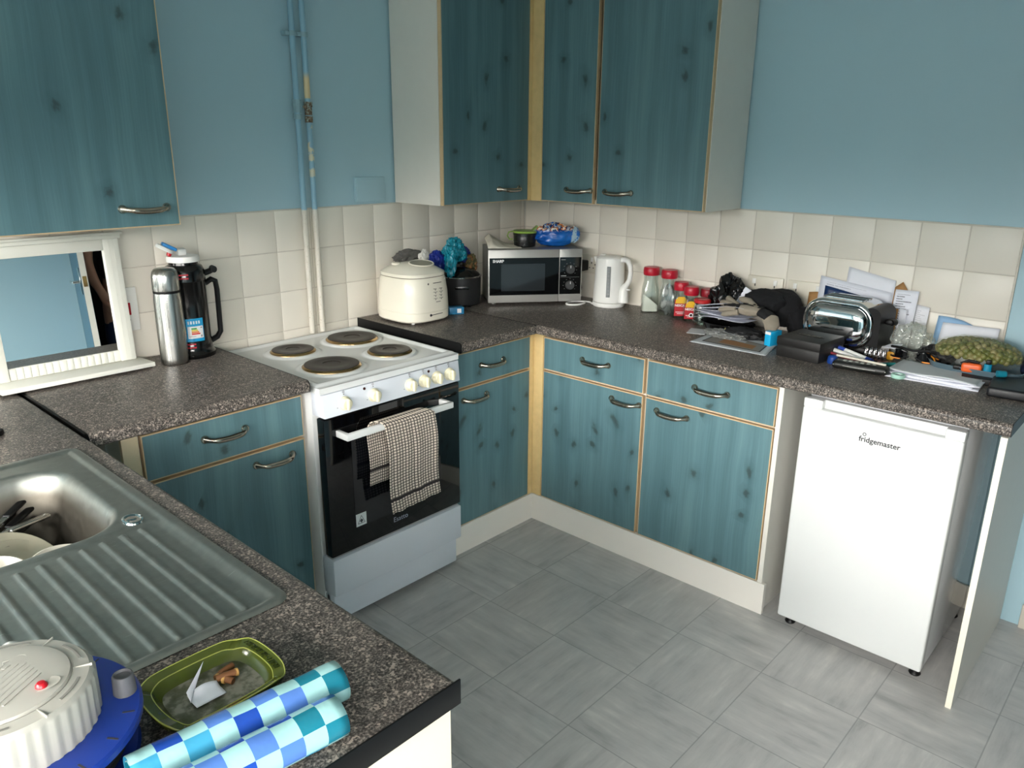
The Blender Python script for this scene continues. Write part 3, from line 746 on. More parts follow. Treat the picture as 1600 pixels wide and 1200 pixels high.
# ------------------------------------------------------------------ slow cooker and things on it
sl = thing('slow_cooker', 'round black slow cooker between the bread maker and the microwave', 'slow cooker', (-.538, -.104, H))
m = MB(); m.lathe([(0, .004), (.07, .004), (.082, .012), (.086, .05), (.087, .12), (.085, .128), (.075, .128)], 40)
for a in (20, 140, 260): m.cyl((.06*math.cos(R(a)), .06*math.sin(R(a)), 0), (.06*math.cos(R(a)), .06*math.sin(R(a)), .006), .008, 10)
m.build('body', BLKM, sl)
m = MB(); m.lathe([(.084, .128), (.089, .129), (.0895, .133), (.085, .135), (.078, .134)], 40); m.build('rim', CHROME, sl)
m = MB(); m.lathe([(.083, .136), (.078, .143), (.06, .156), (.03, .166), (.008, .169), (0, .169)], 36); ld = m.build('lid', plain('dark_glass_lid', '#141716', .08), sl)
m = MB(); m.lathe([(.006, .168), (.006, .178), (.015, .182), (.014, .189), (0, .191)], 18); m.build('knob', BLK, ld)
m = MB(); m.box(-.03, .03, -.09, -.084, .082, .096, .002, M=Matrix.Rotation(R(-42), 4, 'Z')); m.build('badge', plain('badge_black', '#070707', .25), sl)
TEAL = plain('teal_carrier_film', '#0f8aa0', .22, var=.35, scale=30, bump=.4, bscale=60); DBLU = plain('dark_blue_film', '#152a86', .3, var=.3, bump=.3, bscale=60)
m = MB(); m.blob((-.560, -.085, H+.250), (.040, .034, .046), 5, .45, 2.6, 3, ridge=True); m.blob((-.600, -.10, H+.225), (.040, .034, .042), 5, .4, 2.4, 5, ridge=True); m.blob((-.622, -.125, H+.185), (.024, .024, .050), 5, .4, 2.4, 6, ridge=True); m.blob((-.535, -.095, H+.225), (.028, .028, .03), 5, .4, 2.4, 7, ridge=True)
o = m.build('carrier_bag', TEAL, off=(-.57, -.085, H+.17)); o.location = (-.57, -.085, H+.17); tag(o, 'crumpled teal plastic bag on the slow cooker lid', 'plastic bag')
m = MB(); m.blob((-.655, -.075, H+.195), (.045, .035, .05), 5, .3, 2.5, 8, ridge=True); m.blob((-.50, -.06, H+.215), (.05, .03, .04), 5, .3, 2.5, 9, ridge=True); m.blob((-.575, -.045, H+.20), (.07, .03, .03), 4, .25, 2.5, 9, ridge=True)
o = m.build('carrier_bag', DBLU, off=(-.58, -.06, H+.17)); o.location = (-.58, -.06, H+.17); tag(o, 'dark blue plastic bag behind the teal bag', 'plastic bag')
m = MB(); m.blob((-.462, -.075, H+.165), (.032, .035, .055), 5, .4, 2.6, 12, ridge=True)
nt = NT('net_bag_brown'); nt.set(nt.ramp(nt.noise(nt.gen(), 45.0, 4.0), [(.35, lin('#1d241c')), (.5, lin('#4e4a26')), (.62, lin('#8f5a34'))]), .6)
o = m.build('vegetable_bag', nt.m, off=(-.455, -.07, H)); o.location = (-.455, -.07, H+.0); tag(o, 'small brown and green mottled bag beside the microwave side', 'bag')
m = MB(); m.blob((-.77, -.021, H+.228), (.075, .017, .03), 4, .4, 3, 21, ridge=True); m.box(-.80, -.75, -.034, -.006, H, H+.22, .01)
o = m.build('grey_cloth', plain('grey_fabric', '#6c6a66', .8, var=.4), off=(-.77, -.03, H)); o.location = (-.77, -.03, H); tag(o, 'grey cloth bundle between the bread maker lid and the wall', 'cloth')
m = MB(); m.blob((-.715, -.06, H+.225), (.028, .014, .03), 4, .4, 3, 24, ridge=True)
o = m.build('tissue', plain('white_tissue', '#dedcd4', .8), off=(-.715, -.06, H+.2)); o.location = (-.715, -.06, H+.2); tag(o, 'small crumpled white tissue behind the bread maker lid', 'tissue')
bx = thing('small_carton', 'tiny blue and white carton in front of the slow cooker', 'box', (-.69, -.225, H), R(-28))
m = MB(); m.box(-.032, .032, -.02, .02, 0, .030, .001); m.build('carton', plain('blue_carton', '#2f86b6', .4, var=.4, scale=70), bx)
m = MB(); m.box(.002, .020, -.0206, -.02, .006, .024); m.build('print', WPRINT, bx)
# ------------------------------------------------------------------ pipes and wall fittings
t = thing('water_pipe', 'blue and white painted pipe on the wall, left of the pair', 'pipe', (-1.268, -.028, CT))
m = MB(); m.tube([(0, 0, .002), (0, 0, ZC-CT-.001)], .0105, 14); m.build('tube', m_pipe('two_tone_pipe_paint', False), t)
FIT = plain('painted_fitting', '#8fb0ba', .45, var=.2, scale=60)
m = MB()
for z, h, r in ((1.675, .018, .0165), (1.697, .030, .0145), (1.722, .020, .0165)): m.lathe([(.009, 0), (r, 0), (r, h), (.009, h)], 8, (0, 0, z-CT-.01))
m.build('coupling', FIT, t)
m = MB(); m.box(-.028, .006, -.004, .027, 1.942-CT, 1.956-CT, .002); m.lathe([(.0108, 0), (.015, 0), (.015, .016), (.0108, .016)], 14, (0, 0, 1.941-CT)); m.build('pipe_clip', FIT, t)
t = thing('water_pipe', 'patchy painted pipe with rusty valve, right of the pair', 'pipe', (-1.222, -.028, CT))
m = MB(); m.tube([(0, 0, .002), (0, 0, ZC-CT-.001)], .0105, 14); m.build('tube', m_pipe('patchy_pipe_paint', True), t)
m = MB()
for z, h, r in ((1.665, .022, .0145), (1.690, .025, .0135), (1.718, .018, .0155)): m.lathe([(.009, 0), (r, 0), (r, h), (.009, h)], 8, (0, 0, z-CT-.01))
m.tube([(0, -.008, 1.703-CT), (-.012, -.012, 1.705-CT), (-.03, -.014, 1.709-CT)], .005, 8, [.011, .009, .004]); m.build('valve', m_rust(), t)
m = MB(); m.box(-.026, .016, -.004, .027, 1.942-CT, 1.956-CT, .002); m.lathe([(.0108, 0), (.015, 0), (.015, .016), (.0108, .016)], 14, (0, 0, 1.941-CT)); m.build('pipe_clip', FIT, t)
m = MB(); m.box(-1.014, -.868, -.006, .0078, 1.362, 1.455, .002); m.box(-1.008, -.874, -.0085, -.005, 1.368, 1.449, .0015)
tag(m.build('blanking_plate', WALL), 'rectangular wall plate painted over in blue beside the wall cabinet', 'wall plate')
sw = thing('cooker_switch', 'white upright cooker switch plate with red rocker beside the mirror', 'switch', (-1.947, 0, 1.066))
m = MB(); m.box(-.043, .043, -.009, -.0002, -.071, .071, .003); m.build('plate', WPLAS, sw)
m = MB(); m.box(-.014, .018, -.0125, -.008, -.018, .022, .0015); m.build('rocker', RED, sw)
m = MB()
for z in (-.058, .058): m = MB(); m.lathe([(0, .0015), (.0035, .001), (.004, 0)], 12, M=Matrix.Translation((.0, -.0088, z)) @ Matrix.Rotation(PI/2, 4, 'X')); m.build('screw', INK, sw)
m = MB(); m.box(-.004, .014, -.0094, -.0088, -.036, -.032); m.build('marking', LGREY, sw)
def dsocket(y, lab):
    s_ = thing('wall_socket', lab, 'socket', (0, y, 1.055), -PI/2)
    m = MB(); m.box(-.0735, .0735, -.009, -.0002, -.043, .043, .003); m.build('plate', plain('cream_socket', '#dcd6c6', .35), s_)
    for x in (-.052, .036): m = MB(); m.box(x, x+.014, -.0125, -.008, .012, .032, .001); m.build('rocker', WPLAS, s_)
    m = MB()
    for x in (-.04, .04):
        m.box(x-.002, x+.002, -.0096, -.0088, .002, .012); m.box(x-.014, x-.007, -.0096, -.0088, -.018, -.014); m.box(x+.007, x+.014, -.0096, -.0088, -.018, -.014)
    m.lathe([(0, .0015), (.003, .001), (.0035, 0)], 12, M=Matrix.Translation((.060, -.0088, 0)) @ Matrix.Rotation(PI/2, 4, 'X'))
    m.build('pin_hole', INK, s_)
dsocket(-1.273, 'double wall socket above the papers, nearer the black bag')
dsocket(-1.44, 'double wall socket half hidden behind the black garment, nearer the toaster')
dsocket(-.385, 'double wall socket holding the black plug beside the microwave')
for o in list(bpy.data.objects):
    if o.get('label', '').startswith('double wall socket holding'):
        pass

# ------------------------------------------------------------------ mirror
mr = thing('mirror', 'white framed mirror with a small shelf leaning on the tiles', 'mirror', (-2.356, -.030, H+.001), 0, None, R(-3.15))
MW = plain('chipped_white_paint', '#d9d9cf', .5, var=.06, scale=12)
m = MB(); m.box(0, .047, -.02, 0, .014, .40, .002); m.box(.363, .41, -.02, 0, .014, .40, .002); m.box(.047, .363, -.02, 0, .366, .40, .002)
m.box(-.006, .416, -.026, .0, .40, .412, .002); m.box(-.012, .422, -.034, .0, .412, .42, .002)
for x in (.363+.017, .363+.031, .012, .030): m.box(x, x+.0012, -.0206, -.0195, .016, .398)
m.box(.047, .363, -.013, 0, .014, .050, .001)
for i in range(16): m.box(.049+.0197*i, .0675+.0197*i, -.0155, -.012, .015, .049, .0016)
m.build('frame', MW, mr)
m = MB(); m.box(-.004, .425, -.122, .0, 0, .014, .002); m.build('shelf', MW, mr)
mm = NT('silvered_glass'); mm.set((.92, .94, .94, 1), 0.0, 1.0)
m = MB(); m.box(.047, .363, -.010, -.004, .050, .366); m.build('mirror_glass', mm.m, mr, smooth=False)

# ------------------------------------------------------------------ flask and airpot
fl = thing('steel_flask', 'slim stainless steel vacuum flask beside the mirror', 'flask', (-1.858, -.130, H))
m = MB(); m.lathe([(0, .002), (.040, .002), (.042, .006), (.0425, .02), (.0425, .018), (.043, .10), (.0425, .205), (.040, .232)], 48); m.build('body', STEEL, fl)
m = MB(); m.lathe([(.040, .232), (.0405, .234), (.0405, .239), (.039, .240)], 48); m.build('seal_ring', BLK, fl)
m = MB(); m.lathe([(.0405, .240), (.0415, .244), (.0405, .285), (.037, .300), (.030, .308), (.018, .311), (0, .312)], 48); m.build('cup', STEEL, fl)
ap = thing('pump_flask', 'tall black pump flask with white lid flipped open', 'flask', (-1.768, -.0735, H), R(-12))
m = MB(); m.lathe([(0, 0), (.070, 0), (.072, .004), (.072, .012), (.066, .018), (.064, .03), (.0635, .05), (.062, .052), (.062, .225), (.0635, .227), (.0625, .255), (.056, .268), (.046, .273), (.045, .280), (0, .280)], 48)
m.build('body', plain('gloss_black_body', '#0b0b0c', .16, var=0), ap)
m = MB(); m.lathe([(.038, .280), (.0505, .281), (.0515, .290), (.0495, .297), (.036, .300), (.02, .296), (0, .296)], 40); m.box(-.012, .016, .005, .038, .296, .316, .005); m.build('lid_base', WPLAS, ap)
T = Matrix.Translation((-.030, -.004, .302)) @ Matrix.Rotation(R(27), 4, 'Y')
m = MB(); m.lathe([(0, 0), (.019, 0), (.021, .003), (.020, .010), (.016, .012), (0, .012)], 28, (-.028, 0, 0), M=T, sx=1.4); m.build('flip_cap', WPLAS, ap)
m = MB(); m.box(-.042, .004, -.017, .010, .012, .022, .003, M=T); m.build('push_tab', plain('blue_tab', '#2b7fc0', .35), ap)
m = MB(); m.lathe([(0, -.011), (.007, -.009), (.008, 0), (0, .0)], 14, (-.012, -.006, 0), M=T); m.build('stopper', RED, ap)
m = MB()
m.tube([(.055, 0, .24), (.080, 0, .246), (.094, 0, .252)], .011, 10, flat=.8); m.lathe([(0, -.014), (.010, -.013), (.010, .013), (0, .014)], 14, M=Matrix.Translation((.092, 0, .252)) @ Matrix.Rotation(PI/2, 4, 'X'))
m.tube([(.062, 0, .212), (.082, 0, .222), (.095, 0, .216), (.098, 0, .19), (.097, 0, .12), (.096, 0, .062), (.084, 0, .046), (.060, 0, .036)], .011, 10, flat=.8)
m.build('handle', BLK, ap)
m = MB()
for z in (.032, .046-.004, .236, .250-.004): 
    def st(u, v, z=z):
        a = R(205+62*u); r_ = .0653 if z < .1 else .0642
        return Vector((r_*math.cos(a), r_*math.sin(a), z+.0045*v))
    m.grid(14, 1, st)
m.build('red_stripe', plain('red_print', '#c22433', .3), ap)
m = MB(); a0, a1 = 244, 296
def lab(r_, ua, ub, za, zb):
    m.grid(12, 1, lambda u, v: Vector((r_*math.cos(R(a0+(a1-a0)*(ua+(ub-ua)*u))), r_*math.sin(R(a0+(a1-a0)*(ua+(ub-ua)*u))), za+(zb-za)*v)))
lab(.0624, 0, 1, .046, .120); m.mi = 1; lab(.0626, .07, .95, .061, .097)
for i, mi in enumerate((2, 3, 4, 5)):
    m.mi = mi; lab(.0628, .28, .58+.06*i, .0925-.0052*i-.0044, .0925-.0052*i)
m.mi = 1
for i in range(5): lab(.0628, .10+.15*i, .19+.15*i, .104, .113)
m.mi = 6; lab(.0628, .12, .50, .066, .0675); lab(.0628, .78, .88, .064, .070); lab(.0628, .80, .90, .090, .094)
m.build('energy_label', [plain('label_cyan', '#0f93c6', .4), plain('label_white', '#e2e4e4', .45), plain('lg', '#3f9a46', .5), plain('ly', '#d9c52e', .5), plain('lo', '#e07f2a', .5), plain('lr', '#d23322', .5), LGREY], ap)
ap.scale = (1, 1, 1.125)

# ------------------------------------------------------------------ sink
sk = thing('sink', 'stainless steel sink with ribbed drainer set in the near worktop', 'sink', (-2.6, -1.14, H))
SX0, SX1, SY0, SY1 = -2.862, -2.355, -1.606, -.680
def ss(a, b, x): 
    t_ = max(0, min(1, (x-a)/(b-a))); return t_*t_*(3-2*t_)
def rbox(x, y, x0, x1, y0, y1, r):
    cx, cy = (x0+x1)/2, (y0+y1)/2; qx = abs(x-cx)-(x1-x0)/2+r; qy = abs(y-cy)-(y1-y0)/2+r
    return math.hypot(max(qx, 0), max(qy, 0))+min(max(qx, qy), 0)-r
RIB = [-2.421-.0350*i for i in range(12)]
def sinkz(x, y):
    do = -rbox(x, y, SX0, SX1, SY0, SY1, .028)
    z = .0012+.004*ss(0, .006, do)-.0045*ss(.016, .030, do)
    db = rbox(x, y, -2.795, -2.432, -1.155, -.765, .085)
    dd = rbox(x, y, -2.83, -2.385, -1.59, -1.175, .02)
    z -= .003*ss(.004, -.010, dd)
    if dd < 0:
        for rx in RIB:
            if abs(x-rx) < .012 and rx > -2.82:
                yn, yf = -1.572, -1.196-(-2.42-rx)*.05
                e = max(0, yn-y, y-yf); k = math.hypot(x-rx-.000, e)
                z += .0036*ss(.0072, .0018, k)
    z -= .150*ss(.006, -.045, db)**1.15 + .004*ss(.012, 0, db)
    return z
nx, ny = 170, 300
m = MB(); m.grid(nx, ny, lambda u, v: (lambda x, y: Vector((x, y, H+sinkz(x, y))))(SX0+(SX1-SX0)*u, SY0+(SY1-SY0)*v))
# round the outer corners
for v in list(m.bm.verts):
    d_ = rbox(v.co.x, v.co.y, SX0, SX1, SY0, SY1, .028)
    if d_ > 1e-5:
        cx = SX0+.028 if v.co.x < -2.6 else SX1-.028; cy = SY0+.028 if v.co.y < -1.1 else SY1-.028
        q = Vector((v.co.x-cx, v.co.y-cy)).normalized()*.028; v.co.x, v.co.y = cx+q.x, cy+q.y; v.co.z = H+.0008
m.build('basin', SINKST, sk, off=sk.location, ang=60)
m = MB(); m.lathe([(.0, .0035), (.006, .004), (.012, .0025), (.015, .004), (.018, .003), (.019, 0)], 28, (-2.418, -1.150, H+.0005), sx=1.0, sy=1.35); m.build('overflow_knob', CHROME, sk, off=sk.location)
m = MB(); m.lathe([(0, .002), (.03, .002), (.036, .004), (.04, 0)], 28, (-2.61, -.96, H-.1535)); m.build('drain', CHROME, sk, off=sk.location)
m = MB(); m.lathe([(0, 0), (.020, 0), (.022, .004), (.021, .012), (.015, .014)], 24, (-2.462, -.452, H)); m.mi = 1; m.lathe([(.015, .014), (.014, .018), (.006, .021), (0, .021)], 24, (-2.462, -.452, H))
o = m.build('plug_stopper', [BLK, CHROME], off=(-2.462, -.452, H)); o.location = (-2.462, -.452, H); tag(o, 'small black and chrome stopper at the left edge on the worktop behind the sink', 'stopper')
# washing up in the bowl
BZ = H-.153
CER = plain('white_china', '#dcd6c8', .15, var=.05); CER2 = plain('cream_china', '#cbc4ad', .2, var=.1)
def plate(name, loc, rot, r, label, mat, deep=.018, cat='plate', group=None):
    t_ = MB(); t_.lathe([(0, 0), (r*.55, 0), (r*.62, .003), (r, deep), (r+.001, deep+.002), (r-.002, deep+.003), (r*.64, .007), (r*.58, .004), (0, .004)], 48)
    o_ = t_.build(name, mat); o_.location = loc; o_.rotation_euler = rot; return tag(o_, label, cat, group)
plate('dinner_plate', (-2.572, -.955, BZ+.045), (R(20), R(26), 0), .074, 'cream plate tilted on top of the stack in the sink bowl', CER2)
plate('dinner_plate', (-2.566, -.968, BZ+.030), (R(20), R(26), 0), .076, 'cream plate under the tilted plate in the sink bowl', CER2)
plate('side_plate', (-2.520, -1.062, BZ+.048), (R(12), R(6), 0), .066, 'white plate at the drainer side of the sink bowl', CER)
plate('bowl', (-2.655, -1.050, BZ+.040), (R(6), R(0), 0), .078, 'white bowl nearest the reel in the sink bowl', CER, .045, 'bowl')
m = MB(); m.lathe([(0, 0), (.055, 0), (.06, .004), (.070, .058), (.0725, .060), (.068, .060), (.058, .006), (0, .004)], 4, a0=PI/4); m.mi = 1; m.lathe([(0, .04), (.062, .04)], 4, a0=PI/4)
o = m.build('plastic_tub', [plain('cloudy_plastic', '#a39b8a', .3, var=.2), plain('brown_washing_water', '#6b5a40', .15, var=.3)], ang=20); o.location = (-2.650, -.885, BZ+.030); o.rotation_euler = (R(8), R(10), R(20)); tag(o, 'square cloudy tub of brown water in the sink bowl', 'tub')
def cutlery(a, b, lab, kind, grp=None):
    a, b = Vector(a), Vector(b); d_ = (b-a); L = d_.length
    t_ = thing(kind, lab, kind.replace('_', ' '), a, 0, grp); t_.rotation_euler = d_.to_track_quat('X', 'Z').to_euler()
    m_ = MB(); m_.box(L*.42, L, -.0085, .0085, -.0045, .0045, .004, 3); m_.lathe([(.003, -.0048), (.003, .0048)], 8, (L-.012, 0, 0))
    m_.build('handle', BLK if kind != 'spoon' else STEEL, t_)
    m_ = MB()
    if kind == 'table_fork':
        m_.box(L*.17, L*.43, -.003, .003, -.001, .001); m_.box(L*.12, L*.18, -.010, .010, -.001, .001)
        for q in (-.0085, -.003, .003, .0085): m_.box(-.005, L*.13, q-.0014, q+.0014, -.0008, .0008)
        m_.build('tines', STEEL, t_)
    elif kind == 'table_knife':
        m_.prism([(-.01, -.004), (L*.43, -.007), (L*.43, .007), (.01, .008)], -.0009, .0009); m_.build('blade', STEEL, t_)
    else:
        m_.tube([(L*.16, 0, 0), (L*.45, 0, .002)], .0025, 8); m_.lathe([(0, -.006), (.010, -.005), (.017, 0), (.0165, .001), (.009, -.003), (0, -.0045)], 20, (.012, 0, 0), sx=1.5); m_.build('bowl', STEEL, t_)
zz = BZ+.07
cutlery((-2.612, -.905, zz+.028), (-2.470, -.735, zz+.028), 'black handled knife uppermost of the cutlery in the sink bowl', 'table_knife')
cutlery((-2.622, -.915, zz+.006), (-2.462, -.752, zz+.012), 'black handled fork beside the uppermost knife in the sink bowl', 'table_fork')
cutlery((-2.616, -.890, zz+.008), (-2.487, -.727, zz+.010), 'black handled knife crossing under the fork in the sink bowl', 'table_knife')
cutlery((-2.650, -.868, zz+.030), (-2.545, -.712, zz+.030), 'black handled fork at the left of the cutlery in the sink bowl', 'table_fork')
cutlery((-2.655, -.845, zz+.008), (-2.562, -.708, zz+.010), 'black handled knife farthest left in the sink bowl', 'table_knife')
cutlery((-2.618, -.930, zz-.002), (-2.492, -.800, zz-.008), 'short black handled fork under the others in the sink bowl', 'table_fork')
cutlery((-2.628, -.925, zz+.030), (-2.475, -.832, zz+.004), 'all steel spoon nearest the cream plates in the sink bowl', 'spoon')

# ------------------------------------------------------------------ near worktop : cable reel, ashtray, oilcloth
re_ = thing('cable_reel', 'blue and white cable reel lying at the near left corner', 'cable reel', (-2.770, -1.697, H+.0042))
BLU = plain('royal_blue_plastic', '#13338a', .38, var=.05)
m = MB(); m.lathe([(0, .001), (.124, .001), (.127, .006), (.124, .010), (.075, .011), (.075, .05), (.130, .051), (.135, .053), (.135, .060), (.132, .063), (.093, .063), (.0, .062)], 72)
m.mi = 1
for k in range(18):
    a = R(20*k+6); T = Matrix.Rotation(a, 4, 'Z'); m.box(.116, .129, -.0011, .0011, .0625, .0634, M=T)
m.build('spool', [BLU, INK], re_)
m = MB()
for k in range(5): m.lathe([(.076, .013+.0075*k), (.112, .0135+.0075*k), (.114, .0165+.0075*k), (.112, .020+.0075*k), (.076, .0205+.0075*k)], 40)
m.build('wound_cable', BLKM, re_)
DRUM = plain('ribbed_white_plastic', '#a6a49b', .4, var=.03)
m = MB(); n = 160; rg = []
for z, dr_ in ((.060, .007), (.064, .0078), (.111, .0078), (.114, .0065)):
    rg.append([Vector(((.083+dr_+(.0016 if (i // 2 % 2) and .061 < z < .113 else 0))*math.cos(2*PI*i/n), (.083+dr_+(.0016 if (i // 2 % 2) and .061 < z < .113 else 0))*math.sin(2*PI*i/n), z)) for i in range(n)])
for r_, z in ((.0862, .1178), (.071, .1200), (.0692, .1184), (.0675, .1222), (.055, .1245), (.02, .1255)): rg.append([Vector((r_*math.cos(2*PI*i/n), r_*math.sin(2*PI*i/n), z)) for i in range(n)])
loft(m, rg); m.mi = 1
for a0_, a1_ in ((-62, -35), (-8, 22), (52, 80), (118, 146), (-130, -100), (170, 200)):
    P = [(.0785*math.cos(R(a0_+(a1_-a0_)*i/8)), .0785*math.sin(R(a0_+(a1_-a0_)*i/8)), .1192) for i in range(9)]; m.tube(P, .0019, 6, flat=.35)
m.mi = 2
for a in (-20, -78, 38, 98): 
    T = Matrix.Rotation(R(a), 4, 'Z'); m.box(.070, .089, -.0006, .0006, .1170, .1200, M=T)
m.build('drum', [DRUM, plain('slot_grey', '#77766f', .6), plain('moulding_edge', '#bdbab0', .5)], re_)
m = MB(); m.lathe([(0, .0), (.0115, 0), (.0130, .002), (.0120, .024), (.0112, .026), (.0098, .0264), (.009, .023), (0, .023)], 24, (.113, -.031, .062)); m.build('winding_knob', plain('grey_knob', '#55565a', .5), re_)
m = MB(); m.lathe([(0, .006), (.004, .0055), (.006, .003), (.0065, 0)], 18, (.029, -.040, .124)); m.build('reset_button', RED, re_)
m = MB(); m.lathe([(0, .0), (.010, 0), (.011, .0006), (0, .0006)], 20, (.032, -.038, .124), sx=1.5); m.build('button_recess', plain('shadow_white', '#b8b5aa', .6), re_)
m = MB(); DRx = Matrix.Rotation(R(34), 4, 'Z')
for i in range(9):
    L = .040-.0016*abs(i-4)*2; m.box(-L-.006, L-.006, .024-.0072*i, .0262-.0072*i, .1250-.0002*abs(i-3), .1257, M=DRx)
for x, y in ((-.004, .026), (.022, .012), (.002, .012), (-.02, -.01)): m.box(x-.0028, x+.0028, y-.002, y+.002, .1250, .1260, M=DRx)
m.lathe([(.0045, 0), (.006, 0), (.006, .0006), (.0045, .0006), (.0045, 0)], 16, (.030, .032, .1242)); m.tube([(.012, .030, .1248), (.019, .034, .1246), (.013, .036, .1246), (.012, .030, .1248)], .0006, 5)
m.build('moulded_text', plain('moulded_grey', '#a3a198', .6), re_)
m = MB(); m.blob((.008, .091, .108), (.017, .010, .012), 3, .1, 2, 2); m.blob((.032, .087, .106), (.012, .009, .010), 3, .1, 2, 3); m.build('cable_plug', WPLAS, re_)
m = MB(); m.lathe([(0, .003), (.005, .002), (.0055, 0)], 12, M=Matrix.Translation((.012, .083, .112)) @ Matrix.Rotation(R(20), 4, 'X')); m.build('red_mark', RED, re_)
# ashtray
at = thing('ashtray', 'green ceramic ashtray with raised lettering beside the cable reel', 'ashtray', (-2.553, -1.732, H))
ng = NT('olive_green_glaze'); ff = ng.noise(ng.gen(), 22.0, 3.0); ng.set(ng.mix(ff, lin('#333b10'), lin('#4b5519')), .14); OLV = ng.m
na = NT('ash_stained_glaze'); ff = na.noise(na.gen(), 55.0, 4.0); na.set(na.ramp(ff, [(.35, lin('#3d4420')), (.5, lin('#5b5a4a')), (.62, lin('#8a877a'))]), .45); ASH = na.m
RIM = plain('pale_green_rim', '#9aa04e', .2)
def ash(sx, sy, bul=.0):
    c = .24; P = []
    base = [(1, -1+c*1.1), (1+bul, 0), (1, 1-c*1.1), (1-c, 1), (0, 1+bul*.6), (-1+c, 1), (-1, 1-c*1.1), (-1-bul, 0), (-1, -1+c*1.1), (-1+c, -1), (0, -1-bul*.6), (1-c, -1)]
    P = base
    for it in range(3):
        Q = []
        for a, b in zip(P, P[1:]+P[:1]):
            Q += [(a[0]*.75+b[0]*.25, a[1]*.75+b[1]*.25), (a[0]*.25+b[0]*.75, a[1]*.25+b[1]*.75)]
        P = Q
    return [(sx*1.03*x, sy*1.03*y) for x, y in P]
def ring(s_, z, bul=.06): return [Vector((x, y, z)) for x, y in ash(.078*s_, .063*s_, bul)]
def notch(rg_, dz):
    for p in rg_:
        a = math.degrees(math.atan2(p.y/.063, p.x/.078)) % 90
        p.z -= dz*max(0, 1-abs(a-47)/11)
    return rg_
m = MB(); loft(m, [ring(.78, 0), ring(.86, .003), ring(.99, .022), ring(1.0, .026)], False); be = m._mark(); m.bm.faces.new([m.bm.verts.new(p) for p in ring(.78, 0)]); m._done(be)
m.build('dish', OLV, at, ang=50)
m = MB(); loft(m, [notch(ring(1.0, .0262), .002), notch(ring(.985, .0285), .0045), notch(ring(.83, .0235), .004), notch(ring(.82, .0215), .003), ring(.76, .0135), ring(.69, .0085)], False); m.build('rim', OLV, at, ang=35)
m = MB(); be = m._mark(); vs = [m.bm.verts.new(p) for p in ring(.70, .0088)]; m.bm.faces.new(vs); m._done(be); m.build('ash_bed', ASH, at)
m = MB(); m.tube(notch(ring(.993, .0282), .0042), .0010, 6, closed=True); m.tube(notch(ring(.825, .0232), .0038), .0008, 6, closed=True); m.build('glaze_edge', RIM, at)
m = MB()
for i in range(15):
    y = .040-.0057*i; xx = .0735-.0011*abs(i-7)*.35
    T = Matrix.Translation((xx, y, .0268)) @ Matrix.Rotation(R(8), 4, 'Y') @ Matrix.Rotation(R(-90), 4, 'Z')
    if i == 9: m.box(-.001, .001, -.001, .001, 0, .001, M=T); continue
    m.box(-.0019, -.0009, -.0045, .0045, 0, .0012, M=T)
    if i % 3 != 1: m.box(-.0016, .0016, .0035, .0045, 0, .0012, M=T)
    if i % 2: m.box(.0009, .0017, -.0045, .0045, 0, .0012, M=T)
    if i % 4 != 2: m.box(-.0016, .0012, -.0008, .0004, 0, .0012, M=T)
m.build('raised_lettering', plain('dark_green_relief', '#2f3a10', .3), at)
m = MB(); m.grid(8, 6, lambda u, v: Vector((-.032+.040*u, -.018+.026*v, .012+.006*math.sin(u*3)*v+.012*max(0, v-.7))))
m.grid(8, 4, lambda u, v: Vector((-.034+.046*u*(.9), -.006+.046*u+.010*v*(1-u), .014+.016*u+.010*v*(1-u))))
o = m.build('paper_scrap', PAPER, off=(-.02, 0, .012)); o.location = (-2.573, -1.732, H+.0125); solid(o, .0004); tag(o, 'torn white paper scrap lying in the green ashtray', 'paper')
def butt(loc, rz, L, lab, tip=True):
    b_ = thing('cigarette_butt', lab, 'cigarette butt', loc, rz)
    q = MB(); q.tube([(0, 0, 0), (L*.4, .001, .001), (L, 0, 0)], .005, 12, [.0052, .005, .0045]); q.build('filter', plain('cork_paper', '#83532e', .6, var=.3, scale=90), b_)
    q = MB(); q.lathe([(0, 0), (.0055, 0), (.0055, .004), (0, .0045)], 12, M=Matrix.Rotation(PI/2, 4, 'Y')); q.build('end', plain('butt_end', '#d3a55c', .6, var=.3, scale=120), b_)
z = H+.0132
butt((-2.516, -1.727, z+.003), R(165), .028, 'stubbed cigarette butt with pale end nearest the lettering in the ashtray')
butt((-2.541, -1.716, z), R(20), .030, 'brown cigarette butt behind the others in the ashtray')
butt((-2.536, -1.724, z), R(-60), .015, 'short bent cigarette butt across the middle of the ashtray')
